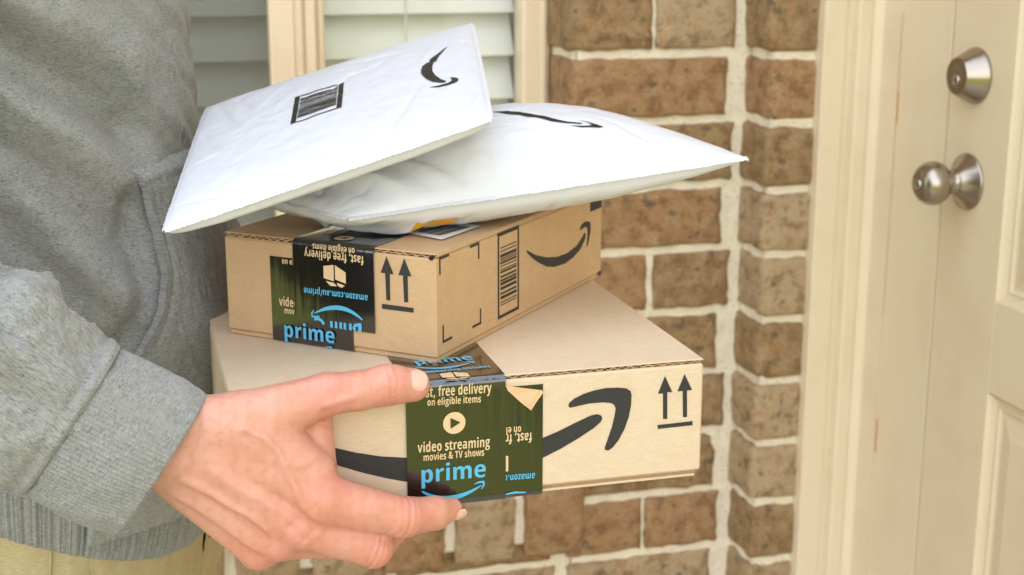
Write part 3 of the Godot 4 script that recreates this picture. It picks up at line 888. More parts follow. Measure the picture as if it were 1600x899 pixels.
func make_lower_box():
	var b := thing("cardboard_box", "wide pale cardboard box held level by the hand, lowest in the stack", "box", Vector3(-0.0513, 0.9268, -0.9453), 15.4, "parcels being carried")
	var s := LOW
	carton(s, M.card_pale, b, true)
	# bottom flap, a little open at the right end
	var bf := part("bottom_flap", box_mesh(Vector3(-s.x / 2 + 0.002, -0.0016, -s.z / 2), Vector3(s.x / 2 - 0.003, 0.0002, s.z / 2 - 0.0024), 0.0004), M.card_pale, b)
	bf.rotation_degrees.z = 0.0
	part("bottom_core", box_mesh(Vector3(-s.x / 2 + 0.002, 0.0003, -s.z / 2 + 0.002), Vector3(s.x / 2 - 0.002, 0.0029, s.z / 2 - 0.004), 0.0), M.card_core, b)
	var F := face_front(s)
	var T := face_top(s)
	# printed marks
	var pr := []
	pr.append(PRINTS.arrowhead)
	pr.append(PackedVector2Array([Vector2(-118, 57), Vector2(-105, 49), Vector2(-90.3, 42.5), Vector2(-77, 37.9), Vector2(-61, 33.7), Vector2(-46, 31.4), Vector2(-25, 29.2), Vector2(-2, 28.6), Vector2(20, 30.4), Vector2(41.7, 35.6), Vector2(52.3, 39.1), Vector2(64.7, 44.2), Vector2(73.8, 47.7), Vector2(78.4, 48.3), Vector2(81.2, 47.0), Vector2(81.9, 44.9), Vector2(80.7, 42.7), Vector2(76.2, 39.1), Vector2(66.0, 33.2), Vector2(53.6, 27.0), Vector2(41.7, 22.1), Vector2(20, 15.4), Vector2(-2, 12.4), Vector2(-25, 12.6), Vector2(-46.5, 15.7), Vector2(-58.2, 19.2), Vector2(-73, 24.4), Vector2(-87, 30.2), Vector2(-105, 41), Vector2(-118, 52)]))
	pr.append(PRINTS.upL)
	pr.append(PRINTS.upR)
	pr.append(PRINTS.bar)
	var ink := part("printed_arrow", join_polys([pr[0], pr[1]], F, 0.00025), M.ink, b)
	ink.set_meta("label", "dark curved arrow printed along the front")
	for k in [2, 3, 4]:
		part("handling_mark", flat_poly(pr[k], F, 0.00025), M.ink, b)
	# first strip of tape, half hidden
	var z := s.z / 2
	var y := s.y
	var t2 := part("tape", tape_strip([Vector2(z + 0.0005, 0.0715), Vector2(z + 0.0005, 0.0), Vector2(z - 0.0005, -0.0022), Vector2(z - 0.03, -0.0024)], -0.012, 0.0422, 3), M.tape, b)
	lettering("on eligible items", F, Vector2(27.9, 45.2), Vector2(-6.0, 45.6), 4.6, 0.0010, M.tape_cream, t2)
	lettering("fast, free delivery", F, Vector2(35.0, 40.4), Vector2(-11.0, 41.0), 6.2, 0.0010, M.tape_cream, t2)
	lettering("amazon.com.au/prime", F, Vector2(37.1, 13.2), Vector2(-11.0, 14.2), 4.6, 0.0010, M.tape_blue, t2)
	part("drawing", join_polys(box_icon(9.0, 22.0, 21.0, -1.0), F, 0.0010), M.tape_cream, t2)
	part("drawing", join_polys([band_poly([[17.0, 0.6, 0.4], [24.0, 1.3, 0.7], [31.0, 0.6, 0.4]])], F, 0.0010), M.tape_blue, t2)
	# torn paper under the lifted corner of the first strip
	var torn := PackedVector3Array()
	var nt := 14
	for j in nt + 1:
		for i in nt + 1:
			var u := float(i) / nt
			var w := float(j) / nt
			var top_p := Vector2(18.0, 72.6).lerp(Vector2(41.6, 67.6), u)
			var bot_p := Vector2(18.6, 70.0).lerp(Vector2(26.0, 62.6), u / 0.3) if u < 0.3 else (Vector2(26.0, 62.6).lerp(Vector2(34.0, 55.4), (u - 0.3) / 0.35) if u < 0.65 else Vector2(34.0, 55.4).lerp(Vector2(41.5, 66.8), (u - 0.65) / 0.35))
			var p := top_p.lerp(bot_p, w)
			torn.append(F * Vector3(p.x * 0.001, p.y * 0.001, 0.0011 + 0.0020 * w * w + 0.0009 * sin(u * 9.0 + w * 4.0) * w))
	part("torn_paper", raw_mesh(torn, grid_index(nt + 1, nt + 1), PackedVector2Array(), PackedColorArray(), false), M.paper_torn, b)
	# second strip: from the top, over the edge, down the front and under
	var t1 := part("tape", tape_strip([Vector2(-z + 0.002, y + 0.0006), Vector2(z - 0.004, y + 0.0006), Vector2(z - 0.0012, y + 0.0003), Vector2(z + 0.0010, y - 0.0018), Vector2(z + 0.0013, y - 0.006), Vector2(z + 0.0013, 0.001), Vector2(z + 0.0003, -0.0026), Vector2(z - 0.05, -0.0030)], -0.0452, 0.0178, 4, 0.00014), M.tape, b)
	var q := 0.0018
	lettering("fast, free delivery", F, Vector2(-38.4, 69.9), Vector2(8.6, 69.3), 6.4, q, M.tape_cream, t1)
	lettering("on eligible items", F, Vector2(-32.0, 64.2), Vector2(1.8, 63.6), 4.5, q, M.tape_cream, t1)
	var disc := PackedVector2Array()
	for i in 40:
		disc.append(Vector2(-15.2 + 7.1 * cos(TAU * i / 40), 51.6 + 7.1 * sin(TAU * i / 40)))
	part("drawing", flat_poly(disc, F, q), M.tape_cream, t1)
	part("drawing", flat_poly(PackedVector2Array([Vector2(-17.6, 55.2), Vector2(-17.6, 48.2), Vector2(-11.4, 51.7)]), F, q + 0.0004), M.tape, t1)
	lettering("video streaming", F, Vector2(-38.6, 34.4), Vector2(7.4, 34.0), 6.4, q, M.tape_cream, t1)
	lettering("movies & TV shows", F, Vector2(-34.9, 28.6), Vector2(3.7, 28.4), 4.6, q, M.tape_cream, t1)
	lettering("prime", F, Vector2(-36.4, 14.4), Vector2(4.6, 14.2), 11.0, q, M.tape_blue, t1)
	part("drawing", join_polys(smile(-36.2, 1.8, 8.8, 6.3, 1.35), F, q), M.tape_blue, t1)
	var qt := 0.0012
	lettering("prime", T, Vector2(-31.0, -79.6), Vector2(6.5, -77.6), 11.0, qt, M.tape_blue, t1)
	part("drawing", join_polys(smile(-33.0, 3.5, -83.6, 7.0, 1.3), T, qt), M.tape_blue, t1)
	lettering("membership includes", T, Vector2(-33.0, -98.5), Vector2(12.5, -96.8), 4.4, qt, M.tape_blue, t1)
	part("drawing", join_polys(box_icon(-13.0, -107.0, 17.0, 1.0), T, qt), M.tape_cream, t1)

func make_upper_box():
	var b := thing("cardboard_box", "brown cardboard box set corner-on between the pale box and the white bags", "box", Vector3(-0.0614, 1.0061, -1.0217), -26.2, "parcels being carried")
	var s := UP_
	carton(s, M.card_brown, b, false)
	part("bottom_flap", box_mesh(Vector3(-s.x / 2 + 0.001, 0.0, -s.z / 2), Vector3(s.x / 2 - 0.001, 0.0029, s.z / 2 - 0.0012), 0.0005), M.card_brown, b)
	var F := face_front(s)
	var R := face_right(s)
	var T := face_top(s)
	# the crushed hole at the near top corner
	part("corner_hole", lathe([Vector2(0.0, 0.0004), Vector2(0.0013, 0.0004), Vector2(0.0016, -0.001)], 10), M.gap, b).transform = Transform3D(Basis(Vector3(0.7, 0.3, 0.65).cross(Vector3.UP).normalized(), Vector3.UP, Vector3(0.7, 0.3, 0.65).normalized()), Vector3(s.x / 2 - 0.0022, s.y - 0.0022, s.z / 2 + 0.0006))
	for k in [PRINTS.u_arL, PRINTS.u_arR, PRINTS.u_bar]:
		part("handling_mark", flat_poly(k, F, 0.00025), M.ink, b)
	part("printed_arrow", join_polys([PRINTS.s_smile, PRINTS.s_head], R, 0.00025), M.ink, b)
	for k in [[-130.3, 68.4, 13.0, -11.2], [-75.8, 68.0, -13.0, -11.4], [-73.7, 11.4, -12.8, 11.0], [-127.0, 11.6, 12.6, 11.8]]:
		part("corner_mark", join_polys(corner_mark(k[0], k[1], k[2], k[3]), R, 0.00025), M.ink, b)
	part("printed_square", flat_poly(rect_poly(110.5, 56.0, 133.2, 67.6), R, 0.00025), M.ink, b)
	part("printed_square", flat_poly(rect_poly(128.5, 1.0, 134.5, 4.6), R, 0.00025), M.ink, b)
	var side := []
	var bx0 := -48.8
	var bx1 := -15.8
	side.append(rect_poly(bx0, 8.2, bx1, 10.4))
	side.append(rect_poly(bx0, 66.0, bx1, 68.4))
	side.append(rect_poly(bx0, 10.3, bx0 + 2.2, 66.1))
	side.append(rect_poly(bx1 - 2.2, 10.3, bx1, 66.1))
	side.append_array(barcode_bars(bx0 + 4.0, bx1 - 4.0, 17.0, 60.0, false, 22))
	part("barcode", join_polys(side, R, 0.00025), M.ink, b)
	var z := s.z / 2
	var y := s.y
	# tape laid first: up from the bottom
	var tb := part("tape", tape_strip([Vector2(z + 0.0004, 0.0582), Vector2(z + 0.0004, 0.001), Vector2(z - 0.001, -0.00015)], -0.0440, 0.0200, 8), M.tape, b)
	lettering("on eligible items", F, Vector2(-34.0, 54.0), Vector2(-2.0, 54.0), 3.8, 0.0008, M.tape_cream, tb)
	lettering("video streaming", F, Vector2(-37.6, 25.0), Vector2(7.0, 25.4), 6.0, 0.0008, M.tape_cream, tb)
	lettering("movies & TV shows", F, Vector2(-33.6, 20.0), Vector2(3.0, 20.2), 4.2, 0.0008, M.tape_cream, tb)
	lettering("prime", F, Vector2(-33.6, 4.2), Vector2(6.0, 4.4), 10.2, 0.0016, M.tape_blue, tb)
	part("drawing", join_polys(smile(-32.0, 2.0, 0.2, 3.0, 0.9), F, 0.0012), M.tape_blue, tb)
	# tape laid over it: from the top, down the front
	var ta := part("tape", tape_strip([Vector2(-z + 0.002, y + 0.0005), Vector2(z - 0.003, y + 0.0005), Vector2(z - 0.0008, y + 0.0001), Vector2(z + 0.0008, y - 0.0016), Vector2(z + 0.0012, y - 0.006), Vector2(z + 0.0012, 0.0148)], -0.0250, 0.0370, 9), M.tape, b)
	var q := 0.0017
	lettering("on eligible items", F, Vector2(23.4, 71.2 - 0.6), Vector2(-8.8, 70.6), 4.2, q, M.tape_cream, ta).position.y -= 0.0005
	lettering("fast, free delivery", F, Vector2(30.0, 65.4), Vector2(-15.4, 65.6), 5.6, q, M.tape_cream, ta)
	part("drawing", join_polys(box_icon(7.6, 51.2, 17.0, 1.0), F, q), M.tape_cream, ta)
	lettering("amazon.com.au/prime", F, Vector2(32.4, 40.0), Vector2(-16.8, 39.8), 4.4, q, M.tape_blue, ta)
	part("drawing", join_polys(smile(-9.5, 28.0, 29.0, 6.0, 1.3, true), F, q), M.tape_blue, ta)
	# the lower word is cut through by the end of the strip: only its feet show
	var feet := []
	for x in [4.0, 7.6, 11.2, 14.4, 18.6]:
		feet.append(rect_poly(x - 1.0, 15.0, x + 1.0, 19.4))
	feet.append(rect_poly(24.6, 14.8, 27.2, 20.6))
	feet.append(band_poly([[24.8, 19.2, 1.0], [22.4, 18.9, 1.1], [21.2, 17.0, 1.1], [22.2, 15.2, 1.0]]))
	feet.append(band_poly([[-9.4, 19.0, 1.0], [-6.2, 20.0, 1.1], [-3.4, 18.6, 1.1], [-1.8, 16.4, 1.0]]))
	part("drawing", join_polys(feet, F, q), M.tape_blue, ta)
	lettering("video streaming", T, Vector2(28.0, -78.0), Vector2(-18.0, -78.0), 6.0, 0.0010, M.tape_cream, ta)
	var disc := PackedVector2Array()
	for i in 32:
		disc.append(Vector2(6.0 + 6.6 * cos(TAU * i / 32), -122.0 + 6.6 * sin(TAU * i / 32)))
	part("drawing", flat_poly(disc, T, 0.0010), M.tape_cream, ta)
	part("drawing", flat_poly(PackedVector2Array([Vector2(8.4, -125.4), Vector2(8.4, -118.6), Vector2(2.4, -122.0)]), T, 0.0013), M.tape, ta)
	# shipping label on the top
	var lab := part("shipping_label", flat_poly(PackedVector2Array([Vector2(18.3, -85.1), Vector2(65.9, -98.4), Vector2(68.0, -46.0), Vector2(16.0, -42.0)]), T, 0.0012), M.label_white, b)
	var bars := barcode_bars(-20.0, 21.0, -20.0, 14.0, true, 26)
	var LT := T * Transform3D(Basis(Vector3(0, 0, 1), deg_to_rad(-8.0)), Vector3(0.0425, -0.0660, 0))
	part("barcode", join_polys(bars, LT, 0.0015), M.film_ink, lab)

# ------------------------------------------------------------------ mailing bags
class Bag:
	var c := []          # near left, near right, far right, far left
	var up := 0.02
	var down := 0.02
	var p := 2.2
	var q := 0.8
	var normal := Vector3.UP
	var noise := FastNoiseLite.new()
	var ridged := FastNoiseLite.new()
	var wrinkle := 0.001
	var down_q := 0.45
	var blunt := 0.012
	var floor_y := -9.0
	var creases := []
	func swell(t: float) -> float:
		return pow(maxf(0.0, 1.0 - pow(absf(2.0 * t - 1.0), p)), q)
	func at(a: float, b: float, side: float, lift := 0.0) -> Vector3:
		# blunt corners
		var k := 1.0 - blunt * pow(absf(2.0 * a - 1.0), 9.0) * pow(absf(2.0 * b - 1.0), 9.0)
		var a2 := 0.5 + (a - 0.5) * k
		var b2 := 0.5 + (b - 0.5) * k
		var base: Vector3 = c[0] * (1 - a2) * (1 - b2) + c[1] * a2 * (1 - b2) + c[2] * a2 * b2 + c[3] * (1 - a2) * b2
		var s := swell(a) * swell(b)
		var sd := pow(maxf(0.0, 1.0 - pow(absf(2.0 * a - 1.0), p)), down_q) * pow(maxf(0.0, 1.0 - pow(absf(2.0 * b - 1.0), p)), down_q)
		var h := up * s if side > 0 else -down * sd
		var wob := noise.get_noise_2d(a * 3.0 + side * 9.0, b * 2.4) * wrinkle * 2.0
		var rid := (absf(ridged.get_noise_2d(a * 2.6 + side * 5.0, b * 2.6)) - 0.3) * wrinkle * 2.2
		var edge := 1.0 - minf(1.0, s * 1.5)
		var fl := noise.get_noise_2d(a * 7.0, b * 7.0 + 40.0) * wrinkle * 1.2 * edge
		for cr in creases:
			var pa := Vector2(cr[0], cr[1])
			var pb := Vector2(cr[2], cr[3])
			if cr[6] * side < 0:
				continue
			var ab := pb - pa
			var t := clampf((Vector2(a, b) - pa).dot(ab) / ab.length_squared(), 0.0, 1.0)
			var d := Vector2(a, b).distance_to(pa + ab * t)
			h += clampf(s * 3.0, 0.0, 1.0) * side * cr[4] * exp(-d * d / (cr[5] * cr[5])) * sin(PI * clampf(t * 0.9 + 0.05, 0, 1))
		var at_ := base + normal * (h + side * (wob + rid) * (0.25 + s) * minf(1.0, s * 6.0) + fl + lift)
		if side < 0:
			at_.y = maxf(at_.y, floor_y)
		return at_

func bag_mesh(g: Bag, nu: int, nv: int) -> ArrayMesh:
	var v := PackedVector3Array()
	var idx := PackedInt32Array()
	for side in [1.0, -1.0]:
		var off := v.size()
		for j in nv + 1:
			for i in nu + 1:
				var rim := mini(mini(i, nu - i), mini(j, nv - j))
				v.append(g.at(float(i) / nu, float(j) / nv, side, side * (0.0004 if rim > 1 else 0.0)))
		var gi := grid_index(nu + 1, nv + 1)
		for k in range(0, gi.size(), 3):
			if side > 0:
				idx.append_array([gi[k] + off, gi[k + 1] + off, gi[k + 2] + off])
			else:
				idx.append_array([gi[k] + off, gi[k + 2] + off, gi[k + 1] + off])
	return raw_mesh(v, idx)

func bag_flange(g: Bag, a0: Vector2, a1: Vector2, out_w: float, seed_by: int, drop: float) -> ArrayMesh:
	# heat sealed lip along an edge, pressed with fine teeth
	var v := PackedVector3Array()
	var n := 260
	var f := FastNoiseLite.new()
	f.seed = seed_by
	f.frequency = 0.05
	var mid := g.at(0.5, 0.5, 1.0)
	for i in n + 1:
		var t := float(i) / n
		var ab := a0.lerp(a1, t)
		var p := g.at(ab.x, ab.y, 1.0)
		var tang := (g.at(a1.x, a1.y, 1.0) - g.at(a0.x, a0.y, 1.0)).normalized()
		var out_dir := tang.cross(g.normal).normalized()
		if out_dir.dot(p - mid) < 0:
			out_dir = -out_dir
		var w := out_w * (1.0 + 0.25 * f.get_noise_1d(i * 4.0)) + 0.00025 * (i % 2)
		for k in 4:
			var e := k / 3.0
			v.append(p + out_dir * (w * e - 0.0015) + g.normal * (0.0006 - drop * e * e + 0.00018 * sin(i * PI * 0.5) * e))
	return raw_mesh(v, grid_index(4, n + 1), PackedVector2Array(), PackedColorArray(), false)

func drape(g: Bag, polys: Array, lift := 0.0005) -> ArrayMesh:
	# flat print laid on the swollen film: triangles cut small, then lifted onto the surface
	var v := PackedVector3Array()
	var idx := PackedInt32Array()
	for poly in polys:
		var tri := Geometry2D.triangulate_polygon(poly)
		var todo := []
		for k in range(0, tri.size(), 3):
			todo.append([poly[tri[k]], poly[tri[k + 1]], poly[tri[k + 2]]])
		while todo.size() > 0:
			var t: Array = todo.pop_back()
			var e := [t[0].distance_to(t[1]), t[1].distance_to(t[2]), t[2].distance_to(t[0])]
			var m := 0
			if e[1] > e[m]: m = 1
			if e[2] > e[m]: m = 2
			if e[m] > 0.018:
				var mp: Vector2 = (t[m] + t[(m + 1) % 3]) / 2
				todo.append([t[m], mp, t[(m + 2) % 3]])
				todo.append([mp, t[(m + 1) % 3], t[(m + 2) % 3]])
				continue
			var o := v.size()
			for q in t:
				v.append(g.at(q.x, q.y, 1.0, lift + 0.0004))
			if (v[o + 2] - v[o]).cross(v[o + 1] - v[o]).dot(g.normal) > 0:
				idx.append_array([o, o + 1, o + 2])
			else:
				idx.append_array([o, o + 2, o + 1])
	return raw_mesh(v, idx, PackedVector2Array(), PackedColorArray(), false)

func bag_setup(corners: Array, up: float, down: float, p: float, q: float, seed_by: int, wrinkle: float) -> Bag:
	var g := Bag.new()
	g.c = corners
	g.up = up
	g.down = down
	g.p = p
	g.q = q
	g.normal = (corners[1] - corners[0]).cross(corners[3] - corners[0]).normalized()
	if g.normal.y < 0:
		g.normal = -g.normal
	g.noise.seed = seed_by
	g.noise.frequency = 1.6
	g.ridged.seed = seed_by + 9
	g.ridged.frequency = 2.2
	g.ridged.fractal_octaves = 2
	g.wrinkle = wrinkle
	return g

func scatter_creases(g: Bag, count: int, seed_by: int):
	# thin pulls in the film, longer ones near the edges
	var r := RandomNumberGenerator.new()
	r.seed = seed_by
	for i in count:
		var a := Vector2(r.randf(), r.randf())
		if i % 2 == 0:
			a = [Vector2(r.randf_range(0.0, 0.14), r.randf()), Vector2(r.randf_range(0.86, 1.0), r.randf()), Vector2(r.randf(), r.randf_range(0.84, 1.0))][r.randi() % 3]
		var dirn := Vector2.from_angle(r.randf_range(-0.9, 0.9) + (0.6 if i % 3 else 1.6)) * r.randf_range(0.08, 0.26)
		g.creases.append([a.x, a.y, clampf(a.x + dirn.x, 0.01, 0.99), clampf(a.y + dirn.y, 0.01, 0.99), r.randf_range(-0.0009, 0.0007), r.randf_range(0.006, 0.014), 1.0])

func make_mailers():
	var at2 := Vector3(-0.02, 1.078, -1.02)
	var o2 := thing("mailing_bag", "plump white mailing bag lying on the brown box, its corner overhanging right", "mailing bag", at2, 0.0, "white bags on top of the parcels")
	var c2 := [Vector3(-0.1054, 1.096, -0.8852) - at2, Vector3(0.1695, 1.117, -1.0048) - at2, Vector3(0.0407, 1.137, -1.1033) - at2, Vector3(-0.1964, 1.104, -0.9626) - at2]
	var g2 := bag_setup(c2, 0.037, 0.030, 2.2, 0.72, 5, 0.0005)
	g2.floor_y = 1.0778 - at2.y
	g2.creases = [[0.30, 0.02, 0.20, 0.75, -0.007, 0.028, 1.0], [0.05, 0.10, 0.10, 0.55, 0.004, 0.018, 1.0], [0.02, 0.3, 0.14, 0.5, -0.004, 0.015, 0.0], [0.20, 0.0, 0.14, 0.20, 0.0035, 0.012, -1.0], [0.09, 0.0, 0.06, 0.3, -0.004, 0.012, -1.0], [0.03, 0.2, 0.12, 0.6, 0.004, 0.014, -1.0], [0.10, 0.02, 0.02, 0.55, -0.004, 0.035, 0.0], [0.22, 0.03, 0.16, 0.60, -0.005, 0.04, 1.0], [0.16, 0.05, 0.08, 0.4, 0.003, 0.02, 0.0], [0.62, 0.03, 0.66, 0.24, -0.002, 0.012, 1.0], [0.36, 0.04, 0.44, 0.25, -0.0016, 0.012, 1.0], [0.80, 0.04, 0.76, 0.30, -0.0016, 0.012, 1.0], [0.5, 0.02, 0.52, 0.16, -0.002, 0.012, -1.0], [0.3, 0.02, 0.28, 0.2, -0.002, 0.014, -1.0]]
	scatter_creases(g2, 16, 21)
	part("pouch", bag_mesh(g2, 170, 120), M.film, o2)
	part("sealed_edge", bag_flange(g2, Vector2(0.0, 0.0), Vector2(1.0, 0.0), 0.0045, 2, 0.0015), M.film, o2)
	part("sealed_edge", bag_flange(g2, Vector2(1.0, 0.0), Vector2(1.0, 1.0), 0.007, 3, 0.0055), M.film, o2)
	part("sealed_edge", bag_flange(g2, Vector2(0.0, 0.0), Vector2(0.0, 1.0), 0.0035, 6, 0.0010), M.film, o2)
	var head := PackedVector2Array([Vector2(0.675, 0.291), Vector2(0.692, 0.267), Vector2(0.704, 0.241), Vector2(0.713, 0.223), Vector2(0.7, 0.216), Vector2(0.671, 0.222), Vector2(0.644, 0.233), Vector2(0.632, 0.241), Vector2(0.657, 0.238), Vector2(0.676, 0.233), Vector2(0.689, 0.236), Vector2(0.689, 0.261)])
	var tail := PackedVector2Array([Vector2(0.54, 0.498), Vector2(0.57, 0.474), Vector2(0.585, 0.41), Vector2(0.62, 0.32), Vector2(0.671, 0.254), Vector2(0.665, 0.249), Vector2(0.608, 0.294), Vector2(0.573, 0.358), Vector2(0.551, 0.43), Vector2(0.538, 0.481)])
	part("printed_arrow", drape(g2, [head, tail]), M.film_ink, o2)
	# corner of a yellow label on the underside
	var yv := PackedVector3Array()
	for j in 9:
		for i in 9:
			yv.append(g2.at(lerpf(0.17, 0.27, i / 8.0), lerpf(0.035, 0.085 + 0.01 * i / 8.0, j / 8.0), -1.0, -0.0010))
	part("yellow_label", raw_mesh(yv, grid_index(9, 9), PackedVector2Array(), PackedColorArray(), false), M.label_yellow, o2)
	var at1 := Vector3(-0.11, 1.14, -0.96)
	var o1 := thing("mailing_bag", "flat white mailing bag with a barcode, tilted on top of the pile", "mailing bag", at1, 0.0, "white bags on top of the parcels")
	var c1 := [Vector3(-0.2064, 1.1005, -0.8234) - at1, Vector3(-0.0129, 1.1582, -0.8939) - at1, Vector3(-0.0305, 1.2051, -1.1089) - at1, Vector3(-0.2232, 1.1485, -1.0386) - at1]
	var g1 := bag_setup(c1, 0.007, 0.015, 4.0, 0.6, 15, 0.00028)
	g1.down_q = 0.3
	g1.blunt = 0.008
	g1.creases = [[0.05, 0.92, 0.16, 0.6, -0.0018, 0.014, 1.0], [0.12, 0.95, 0.2, 0.72, -0.0014, 0.010, 1.0], [0.02, 0.7, 0.12, 0.45, -0.0014, 0.012, 1.0], [0.66, 0.05, 0.80, 0.45, -0.0012, 0.014, 1.0], [0.92, 0.1, 0.99, 0.3, -0.0015, 0.01, 1.0], [0.04, 0.12, 0.2, 0.06, -0.001, 0.01, 1.0], [0.5, 0.9, 0.8, 0.8, -0.001, 0.015, 1.0]]
	scatter_creases(g1, 26, 31)
	part("pouch", bag_mesh(g1, 160, 150), M.film, o1)
	part("sealed_edge", bag_flange(g1, Vector2(0.0, 0.0), Vector2(1.0, 0.0), 0.004, 12, 0.0012), M.film, o1)
	part("sealed_edge", bag_flange(g1, Vector2(1.0, 0.0), Vector2(1.0, 1.0), 0.003, 13, 0.0012), M.film, o1)
	part("sealed_edge", bag_flange(g1, Vector2(0.0, 0.0), Vector2(0.0, 1.0), 0.003, 14, 0.0012), M.film, o1)
	part("printed_arrow", drape(g1, [PRINTS.m1_smile, PRINTS.m1_head]), M.film_ink, o1)
	# barcode: two thick ends, thin long sides, bars between
	var x0 := 0.3540
	var x1 := 0.5242
	var y0 := 0.4345
	var y1 := 0.682
	var code := [rect_poly(x0, y0, x0 + 0.017, y1), rect_poly(x1 - 0.017, y0, x1, y1), rect_poly(x0 + 0.017, y0, x1 - 0.017, y0 + 0.007), rect_poly(x0 + 0.017, y1 - 0.007, x1 - 0.017, y1)]
	for bpoly in barcode_bars(x0 + 0.020, x1 - 0.020, y0 + 0.038, y1 - 0.03, false, 24):
		code.append(bpoly)
	part("barcode", drape(g1, code), M.film_ink, o1)

# ------------------------------------------------------------------ the person
const JOINTS := {
	"forearm_a": [Vector3(-0.2467, 1.0158, -0.7674), 0.0260],
	"forearm_b": [Vector3(-0.2545, 0.9989, -0.7653), 0.0240],
	"wrist_a": [Vector3(-0.1856, 0.9932, -0.7814), 0.0178],
	"wrist_b": [Vector3(-0.1887, 0.9850, -0.7790), 0.0192],
	"wrist_c": [Vector3(-0.1939, 0.9770, -0.7764), 0.0185],
	"wrist_d": [Vector3(-0.1997, 0.9687, -0.7784), 0.0155],
	"index_mcp": [Vector3(-0.1109, 0.9471, -0.7834), 0.0150],
	"middle_mcp": [Vector3(-0.1249, 0.9320, -0.7827), 0.0145],
	"ring_mcp": [Vector3(-0.1401, 0.9218, -0.7854), 0.0130],
	"little_mcp": [Vector3(-0.1520, 0.9122, -0.7902), 0.0112],
	"thumb_cmc": [Vector3(-0.1587, 0.9936, -0.7846), 0.0190],
	"thumb_mid": [Vector3(-0.0909, 1.0085, -0.8027), 0.0114],
	"thumb_mcp": [Vector3(-0.1086, 1.0079, -0.7984), 0.0124],
	"thumb_ip": [Vector3(-0.0747, 1.0099, -0.8082), 0.0117],
	"thumb_tip": [Vector3(-0.0595, 1.0084, -0.8140), 0.0102],
	"web_a": [Vector3(-0.1464, 0.9864, -0.7849), 0.0195],
	"web_b": [Vector3(-0.1199, 0.9617, -0.7870), 0.0155],
	"web_c": [Vector3(-0.1183, 0.9958, -0.8057), 0.0105],
	"web_d": [Vector3(-0.1148, 0.9562, -0.7980), 0.0105],
	"index_pip": [Vector3(-0.0662, 0.9308, -0.7969), 0.0120],
	"index_dip": [Vector3(-0.0469, 0.9279, -0.8096), 0.0098],
	"index_tip": [Vector3(-0.0379, 0.9267, -0.8185), 0.0074],
	"middle_pip": [Vector3(-0.0842, 0.9116, -0.7952), 0.0118],
	"ring_pip": [Vector3(-0.1122, 0.9100, -0.8090), 0.0102],
	"little_pip": [Vector3(-0.1357, 0.9065, -0.8150), 0.0088],
}

